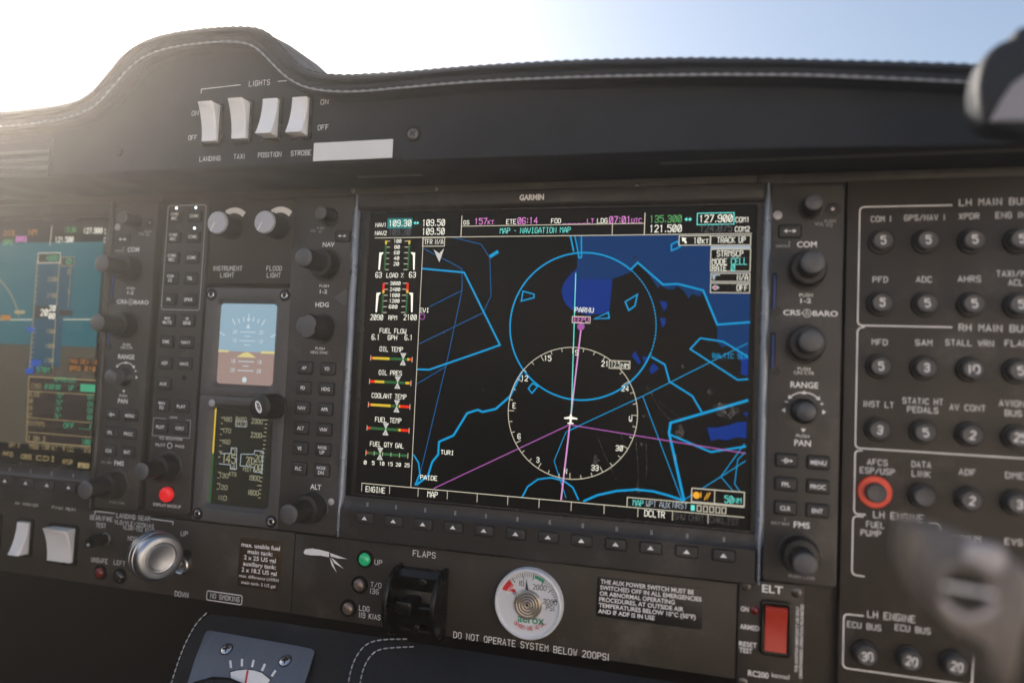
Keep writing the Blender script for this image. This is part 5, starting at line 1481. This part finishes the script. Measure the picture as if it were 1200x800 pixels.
# ------------------------------------------------------------------ glareshield
gl = thing('glareshield', 'dark leather glareshield hood with grey double stitching along its rim', 'glareshield', -80, 100, 40)
T_ = [(-420, 160), (-200, 148), (-60, 137), (0, 131), (40, 127), (85, 121), (110, 108), (128, 88), (145, 68), (163, 54), (190, 43), (230, 36), (270, 33), (300, 34), (318, 42), (335, 60), (352, 77), (372, 86), (400, 89), (430, 88), (480, 85), (540, 80), (600, 76), (680, 72), (760, 70), (820, 69.5), (900, 70.5), (960, 72), (1040, 74), (1130, 77), (1230, 82), (1330, 90)]
S_ = [(-420, 180), (-200, 168), (-60, 157), (0, 153), (40, 150), (88, 141), (116, 128), (136, 107), (155, 86), (176, 70), (204, 61), (238, 56), (268, 54), (290, 56), (305, 64), (322, 81), (340, 97), (362, 107.5), (392, 112), (426, 112), (476, 107.5), (540, 102), (602, 98.5), (682, 95.5), (760, 94), (820, 93), (900, 93), (960, 94), (1040, 97.5), (1130, 102), (1230, 108), (1330, 118)]
def cat(pts, m=6):
    out = []
    n = len(pts)
    for i in range(n - 1):
        p0, p1, p2, p3 = (Vector(pts[max(0, min(n - 1, i + d))]) for d in (-1, 0, 1, 2))
        for k in range(m):
            t = k / m
            out.append(0.5 * ((2 * p1) + (p2 - p0) * t + (2 * p0 - 5 * p1 + 4 * p2 - p3) * t * t + (3 * p1 - p0 - 3 * p2 + p3) * t ** 3))
    out.append(Vector(pts[-1]))
    return out
Tc = [at(p.x, p.y, 47) for p in cat(T_)]
Sc = [at(p.x, p.y, 49) for p in cat(S_)]
rim = MB()
rows = []
for (tx, ty), (sx, sy) in zip(Tc, Sc):
    L = lambda t: (tx + (sx - tx) * t, ty + (sy - ty) * t)
    back = (tx, ty - 16, -210)
    row = [back, (tx, ty + 1, -60), (tx, ty + 4.5, 0), (tx, ty + 3.0, 26), (tx, ty + 0.6, 41), (tx, ty, 46)]
    for t, hh in ((0.06, 49.5), (0.2, 51.6), (0.36, 52.4), (0.46, 51.6), (0.50, 50.3), (0.54, 51.4), (0.66, 52.0), (0.84, 51.4), (0.94, 50.2), (0.98, 48.6), (0.985, 44.5)):
        q = L(t)
        row.append((q[0], q[1], hh))
    rows.append(row)
rim.loops([list(reversed(r_)) for r_ in rows], closed=False, cap1=False)
rim.build('leather_rim', 'leather', gl, smooth=50)
# fascia behind the rim down to the lower lip, and the underside back to the panel
fa = MB()
rows = []
for (tx, ty), (sx, sy) in zip(Tc, Sc):
    y0 = sy - 0.6
    rows.append([(sx, sy + 0.4, 44.0), (sx, sy - 0.5, 41.2), (sx, (y0 + 105) / 2, 41), (sx, 101.0, 40.5), (sx, 100.2, 40.0), (sx, 99.6, 38.5), (sx, 99.3, 30), (sx, 99.1, -6)])
fa.loops([list(reversed(r_)) for r_ in rows], closed=False, cap1=False)
fa.build('fascia', 'fascia', gl, smooth=30)
# plate to the right of the light switches, and the oblique joint lines
pts = [at(x, y, 41.5) for x, y in ((432, 128), (470, 133), (560, 129), (700, 124), (900, 122), (1060, 124), (1200, 130), (1200, 169), (900, 174), (800, 176.5), (686, 181), (473, 188))]
MB().slab(pts, 40.0, 42.2).build('fascia_plate', 'fascia', gl, smooth=20)
MB().ribbon([at(x, y, 42.3) for x, y in ((430, 127), (452, 156), (473, 187.5))], 0.7, 41.9).build('joint_line', 'gap', gl, smooth=0)
MB().ribbon([at(x, y, 41.9) for x, y in ((170, 170), (158, 186), (146, 204.5))], 0.6, 41.7).build('joint_line', 'gap', gl, smooth=0)
X, Y = at(484, 157, 42.4)
MB().lathe(X, Y, [(4.4, 42.0), (4.4, 42.5), (3.8, 42.7), (3.4, 42.4)], 28).build('screw_ring', 'gap', gl)
screw(gl, X, Y, 42.5, 3.0, rot=40)
X, Y = at(139, 178, 41.5)
screw(gl, X, Y, 41.4, 2.6, 'fascia', rot=10)
# fabric strips under the lip
for xa, xb, hh in ((-110, -70, 14), (60, 260, 18)):
    MB().add([(xa, 99.0, hh), (xb, 99.0, hh), (xb, 99.0, hh + 5), (xa, 99.0, hh + 5)], [(0, 1, 2, 3)]).build('edge_tape', 'grey', gl, smooth=0)
# slot at the far left
mb = MB()
A, B = at(-60, 172, 42), at(56, 204, 42)
mb.frame((A[0] - 3, B[1] - 2.0, B[0] + 1.5, A[1] + 2.0), (A[0], B[1], B[0], A[1]), 40.2, 42.6, 1.5, 1.0, 0.5)
mb.build('slot_frame', 'fascia', gl)
mb = MB()
for k in range(3):
    y = B[1] + 3 + k * 5
    mb.plate(A[0], y, B[0], y + 2.4, 40.6, 42.0, 0.4, 0.3)
mb.build('slot_louvres', 'grey', gl)
# stitching: every stitch is a short padded thread
def along(curve, step):
    out, acc, prev = [curve[0]], 0.0, Vector(curve[0])
    for p in curve[1:]:
        p = Vector(p)
        d = (p - prev).length
        while acc + d >= step:
            t = (step - acc) / d
            prev = prev + (p - prev) * t
            out.append(tuple(prev))
            d = (p - prev).length
            acc = 0.0
        acc += d
        prev = p
    return out
def stitches(curve3, fill=0.82, rad=0.55):
    mb = MB()
    for i in range(len(curve3) - 1):
        a, b = Vector(curve3[i]), Vector(curve3[i + 1])
        d = b - a
        up_ = Vector((0, 0, 0.3))
        mb.tube([a + d * (0.5 - fill / 2), a + d * 0.5 + up_, a + d * (0.5 + fill / 2)], [rad * 0.6, rad, rad * 0.6], 7)
    return mb
lowc = []
for (tx, ty), (sx, sy) in zip(Tc, Sc):
    lowc.append((tx + (sx - tx) * 0.88, ty + (sy - ty) * 0.88))
st = [(x, y, 51.0) for x, y in along(lowc, 4.9)]
stitches(st, 0.96, 0.68).build('lower_stitching', 'thread', gl)
upc = [(tx + (sx - tx) * 0.03, ty + (sy - ty) * 0.03) for (tx, ty), (sx, sy) in zip(Tc, Sc)]
st = [(x, y + 0.25, 47.6) for x, y in along(upc, 4.9)]
stitches(st, 0.9, 0.8).build('upper_stitching', 'leather', gl)
# lights lettering
for s, xl, xr, y, hh in (('LIGHTS', 292, 316, 97.5, 2.9), ('LANDING', 234, 258, 186, 2.6), ('TAXI', 274, 286.6, 183.4, 2.6), ('POSITION', 302.6, 329.4, 181.4, 2.6), ('STROBE', 341, 364.4, 179.4, 2.6), ('ON', 225, 232.4, 132.8, 2.6),
                         ('OFF', 221, 230.6, 161.4, 2.6), ('ON', 376, 384.6, 119.6, 2.6), ('OFF', 372.6, 384.8, 149.4, 2.6)):
    caption(gl, s, xl, xr, y, hh, 42.05)
MB().ribbon([at(235.8, 109.4, 42), at(236, 104.8, 42), at(282, 99.6, 42)], 0.5, 42.05).build('bracket_line', 'ink', gl, smooth=0)
MB().ribbon([at(326, 95.6, 42), at(336, 94.8, 42)], 0.5, 42.05).build('bracket_line', 'ink', gl, smooth=0)
# light switches and the blank tape
for (px, py, up_s, lab) in ((245.5, 144, 1, 'white rocker switch above LANDING lettering, first of the four lights switches'), (280.5, 140.5, 1, 'white rocker switch above TAXI lettering'), (315, 137.5, -1, 'white rocker switch above POSITION lettering'), (350, 136, -1, 'white rocker switch above STROBE lettering')):
    X, Y = at(px, py, 45)
    rocker('light_switch', lab, X, Y, 9.6, 21.5, 42.0, up_s, 'white light switches on the glareshield', hw=1.2)
A, B = at(368, 171, 42.4), at(459.5, 186, 42.4)
wt = MB().plate(A[0], B[1] + 0.4, B[0], B[1] + 10.4, 42.2, 42.7, 0.2, 0.1).build('label_tape', 'strip', smooth=20)
wt['label'] = 'blank white label tape on the glareshield beside STROBE'
wt['category'] = 'label'

# ------------------------------------------------------------------ centre console below the panel
CP0, CN = (0, -158, 6), (0, math.sin(R(52)), math.cos(R(52)))
def cpt(px, py, lift=0.0):
    p = on_plane(px, py, (CP0[0], CP0[1] + lift * CN[1], CP0[2] + lift * CN[2]), CN)
    return p
con = thing('centre_console', 'black leather centre console with white edge stitching below the panel', 'console', -90, -220, 40)
mb = MB()
left = cat([(246, 716), (240, 719), (232, 726), (219, 748), (209, 772), (200, 800), (188, 850), (176, 900)], 4)
rows = []
for p in left:
    a = cpt(p.x, p.y)
    a = (a[0], min(a[1], -157.5 - 2 * abs(a[1] + 157.5) * (a[1] > -157.5)), a[2]) if a[1] > -157.5 else a
    row = []
    for t in range(0, 41):
        x = a[0] + (a[0] * 0 + 230 - a[0]) * t / 40
        bul = 2.6 * math.sin(min(1, t / 6) * math.pi / 2) - (3.0 * math.exp(-((x + 137) / 3.0) ** 2))
        row.append((x, a[1] + bul * CN[1] - 2.6 * CN[1], a[2] + bul * CN[2] - 2.6 * CN[2]))
    rows.append([(a[0] - 1.5, a[1] - 60, a[2] - 40), (a[0] - 1.0, a[1] - 6, a[2] - 4)] + row)
mb.loops([list(reversed(r_)) for r_ in rows] if False else rows, closed=False, cap1=False)
mb.build('leather_cover', 'leather', con, smooth=60)
def st3(pxs, step, rad, lift):
    c = [cpt(p.x, p.y, lift) for p in cat(pxs, 6)]
    out, acc, prev = [c[0]], 0.0, Vector(c[0])
    for p in c[1:]:
        p = Vector(p)
        d = (p - prev).length
        while acc + d >= step:
            prev = prev + (p - prev) * ((step - acc) / d)
            out.append(tuple(prev)); d = (p - prev).length; acc = 0.0
        acc += d; prev = p
    return stitches(out, 0.75, rad)
st3([(243, 717), (231, 729), (219, 750), (210, 772), (201, 800), (190, 840)], 3.6, 0.5, 0.6).build('edge_stitching', 'thread', con)
st3([(478, 748), (448, 749), (430, 754), (418, 768), (411, 786), (407, 810)], 3.6, 0.45, 0.9).build('pad_stitching', 'thread', con)
st3([(486, 757), (452, 759), (438, 764), (428, 778), (423, 795), (420, 815)], 3.6, 0.45, 0.9).build('pad_stitching', 'thread', con)
# trim indicator plate
tri = thing('trim_plate', 'blue grey brushed metal trim plate with red needle window and two crosshead screws', 'trim indicator', -110, -190, 34)
def plate3(outer, thick, name, m, root, parent=None, lift=0.0):
    lo = [Vector(cpt(x, y, lift)) for x, y in outer]
    nv = Vector(CN)
    mb = MB()
    mb.loops([[tuple(p) for p in lo], [tuple(p + nv * thick) for p in lo]], cap1=True)
    return mb.build(name, m, root, parent, smooth=30)
base = plate3([(186, 900), (330, 920), (345, 860), (358, 800), (368, 768), (369, 764), (366, 761), (350, 757.5), (262, 742), (247, 739.4), (243, 740.2), (240.6, 744), (229, 774), (219, 806)], 1.0, 'plate', 'blueplate', tri, lift=1.4)
def cdisc(px, py, r_, lift, name, m, root, parent=None, dome=0.5):
    c = Vector(cpt(px, py, lift))
    u = Vector((1, 0, 0)); v = Vector(CN).cross(u)
    mb = MB()
    rows = []
    for rr2, dh in ((r_, 0), (r_, dome * 0.5), (r_ * 0.7, dome), (0.02, dome * 1.1)):
        rows.append([tuple(c + (u * math.cos(a) + v * math.sin(a)) * rr2 + Vector(CN) * dh) for a in (2 * math.pi * k / 28 for k in range(28))])
    mb.loops(rows)
    return mb.build(name, m, root, parent), c, u, v
for px, py, rot in ((265.6, 760, 20), (334.4, 773.6, 15)):
    cdisc(px, py, 3.7, 2.42, 'screw_ring', 'gap', tri, None, 0.1)
    o, c, u, v = cdisc(px, py, 3.1, 2.5, 'screw', 'steel', tri, None, 0.7)
    mb = MB()
    nv = Vector(CN)
    for a in (rot, rot + 90):
        d = u * math.cos(R(a)) + v * math.sin(R(a)); e = nv.cross(d)
        q = [c + d * 1.9 + e * 0.5 + nv * (0.82 + 0.02 * (a == rot)), c - d * 1.9 + e * 0.5 + nv * (0.82 + 0.02 * (a == rot)), c - d * 1.9 - e * 0.5 + nv * (0.82 + 0.02 * (a == rot)), c + d * 1.9 - e * 0.5 + nv * (0.82 + 0.02 * (a == rot))]
        mb.add([tuple(x) for x in q], [(0, 1, 2, 3)])
    mb.build('screw_slot', 'gap', tri, o, smooth=0)
def cpoly(pts, lift, name, m, root):
    vs = [cpt(x, y, lift) for x, y in pts]
    MB().add(vs, [tuple(range(len(vs)))]).build(name, m, root, smooth=0)
for q in (((268.4, 773.4), (271.2, 773.2), (272, 782), (269.4, 782.2)), ((282.4, 771.4), (285, 771.4), (284.6, 780.2), (282, 780)), ((296.2, 772.2), (298.6, 773), (296.6, 781.4), (294, 780.6)), ((309.4, 776.6), (311.8, 778), (308.2, 786), (305.6, 784.6)), ((322, 784), (324, 785.8), (319.4, 792.6), (317.2, 791))):
    cpoly(q, 2.46, 'scale_tick', 'ink', tri)
win = [(270, 787), (278, 785), (288, 784), (298, 785), (307, 788), (316.6, 796), (310, 806), (300, 822), (276, 818), (271, 800)]
cpoly([(x + (x - 292) * 0.05, y - 0.9) for x, y in win], 2.44, 'window_edge', 'gap', tri)
cpoly(win, 2.5, 'scale_window', 'white', tri)
cpoly([(289, 784.6), (291.4, 784.6), (287, 812), (284.6, 812)], 2.56, 'needle', 'dialred', tri)
c0 = Vector(cpt(250, 803, 3.0))
MB().tube([tuple(Vector(cpt(x, y, 4.0))) for x, y in ((214, 826), (232, 806), (250, 799.6), (268, 800), (284, 806))], [5, 4.2, 3.2, 2.8, 2.4], 12).build('trim_lever', 'gloss', tri)

# ------------------------------------------------------------------ blurred things close to the lens
hG = 172.0
gp = thing('control_grip', 'out of focus brown grey control grip in front of the breaker panel', 'control grip', at(1120, 800, hG)[0], at(1120, 800, hG)[1], hG - 40)
def gslab(pts, h0, h1, name, m, parent=None, round_=6):
    P_ = [at(x, y, hG) for x, y in pts]
    c = Vector((sum(p[0] for p in P_) / len(P_), sum(p[1] for p in P_) / len(P_)))
    rows = []
    for k, (hh, s) in enumerate(((h0, 0.86), (h0 + (h1 - h0) * 0.25, 0.98), (h0 + (h1 - h0) * 0.6, 1.0), (h0 + (h1 - h0) * 0.88, 0.95), (h1, 0.82))):
        rows.append([(c.x + (x - c.x) * s, c.y + (y - c.y) * s, hh) for x, y in P_])
    mb = MB()
    mb.loops([list(reversed(r_)) for r_ in rows], cap0=True)
    return mb.build(name, m, gp, parent, smooth=60)
gslab([(p.x, p.y) for p in cat([(1072, 616), (1112, 624), (1160, 642), (1206, 664), (1222, 700), (1206, 760), (1194, 812), (1172, 812), (1158, 768), (1110, 742), (1078, 706), (1064, 656), (1072, 616)], 3)[:-1]], hG - 26, hG, 'grip_body', 'grip')
hR = hG + 3
RX, RY = at(1130, 690, hR)
rows = []
for r_, dh in ((8.6, -3.5), (8.6, 0.6), (8.0, 1.4), (6.9, 1.4), (6.4, 0.6), (6.2, -2.0)):
    rows.append([(RX + 0.8 * r_ * math.cos(2 * math.pi * k / 40), RY + 0.84 * r_ * math.sin(2 * math.pi * k / 40), hR + dh) for k in range(40)])
MB().loops(rows, cap1=False).build('button_ring', 'grip', gp)
MB().disc(RX, RY, 5.1, hR - 1.6).build('button_well', 'gloss', gp, smooth=0)
MB().arc(RX + 0.4, RY - 0.3, 6.2, 205, 335, 1.7, hR + 1.7, 16).build('pale_crescent', 'gripring', gp, smooth=0)
MB().tube([(RX - 5.0, RY + 0.7, hR + 1.2), (RX + 6.0, RY - 0.1, hR + 1.9)], 0.5, 8).build('button_edge', 'ink', gp)
A = at(1128, 640, hR + 1); B = at(1176, 668, hR + 1)
mb = MB().plate(RX + 0.5, RY + 4.6, RX + 9.5, RY + 11.0, hR - 5, hR - 0.5, 2.0, 1.0).build('trim_tab', 'gripring', gp)

hV = 105.0
vt = thing('air_vent', 'out of focus black rounded vent housing with a pale liner at the upper right', 'air vent', at(1190, 150, hV)[0], at(1190, 150, hV)[1], hV - 40)
def vslab(pts, h0, h1, name, m):
    P_ = [at(x, y, hV) for x, y in pts]
    c = Vector((sum(p[0] for p in P_) / len(P_), sum(p[1] for p in P_) / len(P_)))
    mb = MB()
    rows = [[(c.x + (x - c.x) * s, c.y + (y - c.y) * s, hh) for x, y in P_] for hh, s in ((h0, 0.9), (h0 + 4, 1.0), (h1 - 4, 1.0), (h1 - 1, 0.97), (h1, 0.9))]
    mb.loops([list(reversed(r_)) for r_ in rows], cap0=True)
    return mb.build(name, m, vt, None, smooth=60)
vslab([(p.x, p.y) for p in cat([(1144, 100), (1149, 76), (1158, 60), (1172, 48), (1188, 42), (1196, 30), (1240, 22), (1330, 30), (1330, 154), (1250, 158), (1190, 152), (1160, 146), (1147, 130), (1144, 100)], 3)[:-1]], hV - 16, hV, 'housing', 'fascia')
pv = [at(x, y, hV + 2) for x, y in ((1163, 140), (1176, 114), (1189, 96), (1203, 86), (1300, 56), (1300, 140), (1230, 141), (1200, 140))]
MB().slab(pv, hV - 3, hV + 1.2).build('liner', 'vent', vt, smooth=20)

# ------------------------------------------------------------------ thin volume added to imitate the lens's veiling glare
HB = MB()
x0, x1, y0, y1, h0, h1 = -2200, 2200, -1750, 480, -1000, 1700
HB.add([(x0, y0, h0), (x1, y0, h0), (x1, y1, h0), (x0, y1, h0), (x0, y0, h1), (x1, y0, h1), (x1, y1, h1), (x0, y1, h1)],
       [(3, 2, 1, 0), (4, 5, 6, 7), (0, 1, 5, 4), (1, 2, 6, 5), (2, 3, 7, 6), (3, 0, 4, 7)])
hm = bpy.data.materials.new('glare_haze_air')
hm.use_nodes = True
hm.node_tree.nodes.clear()
hv = hm.node_tree.nodes.new('ShaderNodeVolumePrincipled')
hv.inputs['Color'].default_value = (0.98, 0.93, 0.89, 1)
hv.inputs['Density'].default_value = 0.085
hv.inputs['Anisotropy'].default_value = 0.86
hmo = hm.node_tree.nodes.new('ShaderNodeOutputMaterial')
hm.node_tree.links.new(hv.outputs[0], hmo.inputs['Volume'])
M['glare_haze'] = hm
hz = HB.build('glare_haze', 'glare_haze', smooth=0)
hz['kind'] = 'stuff'
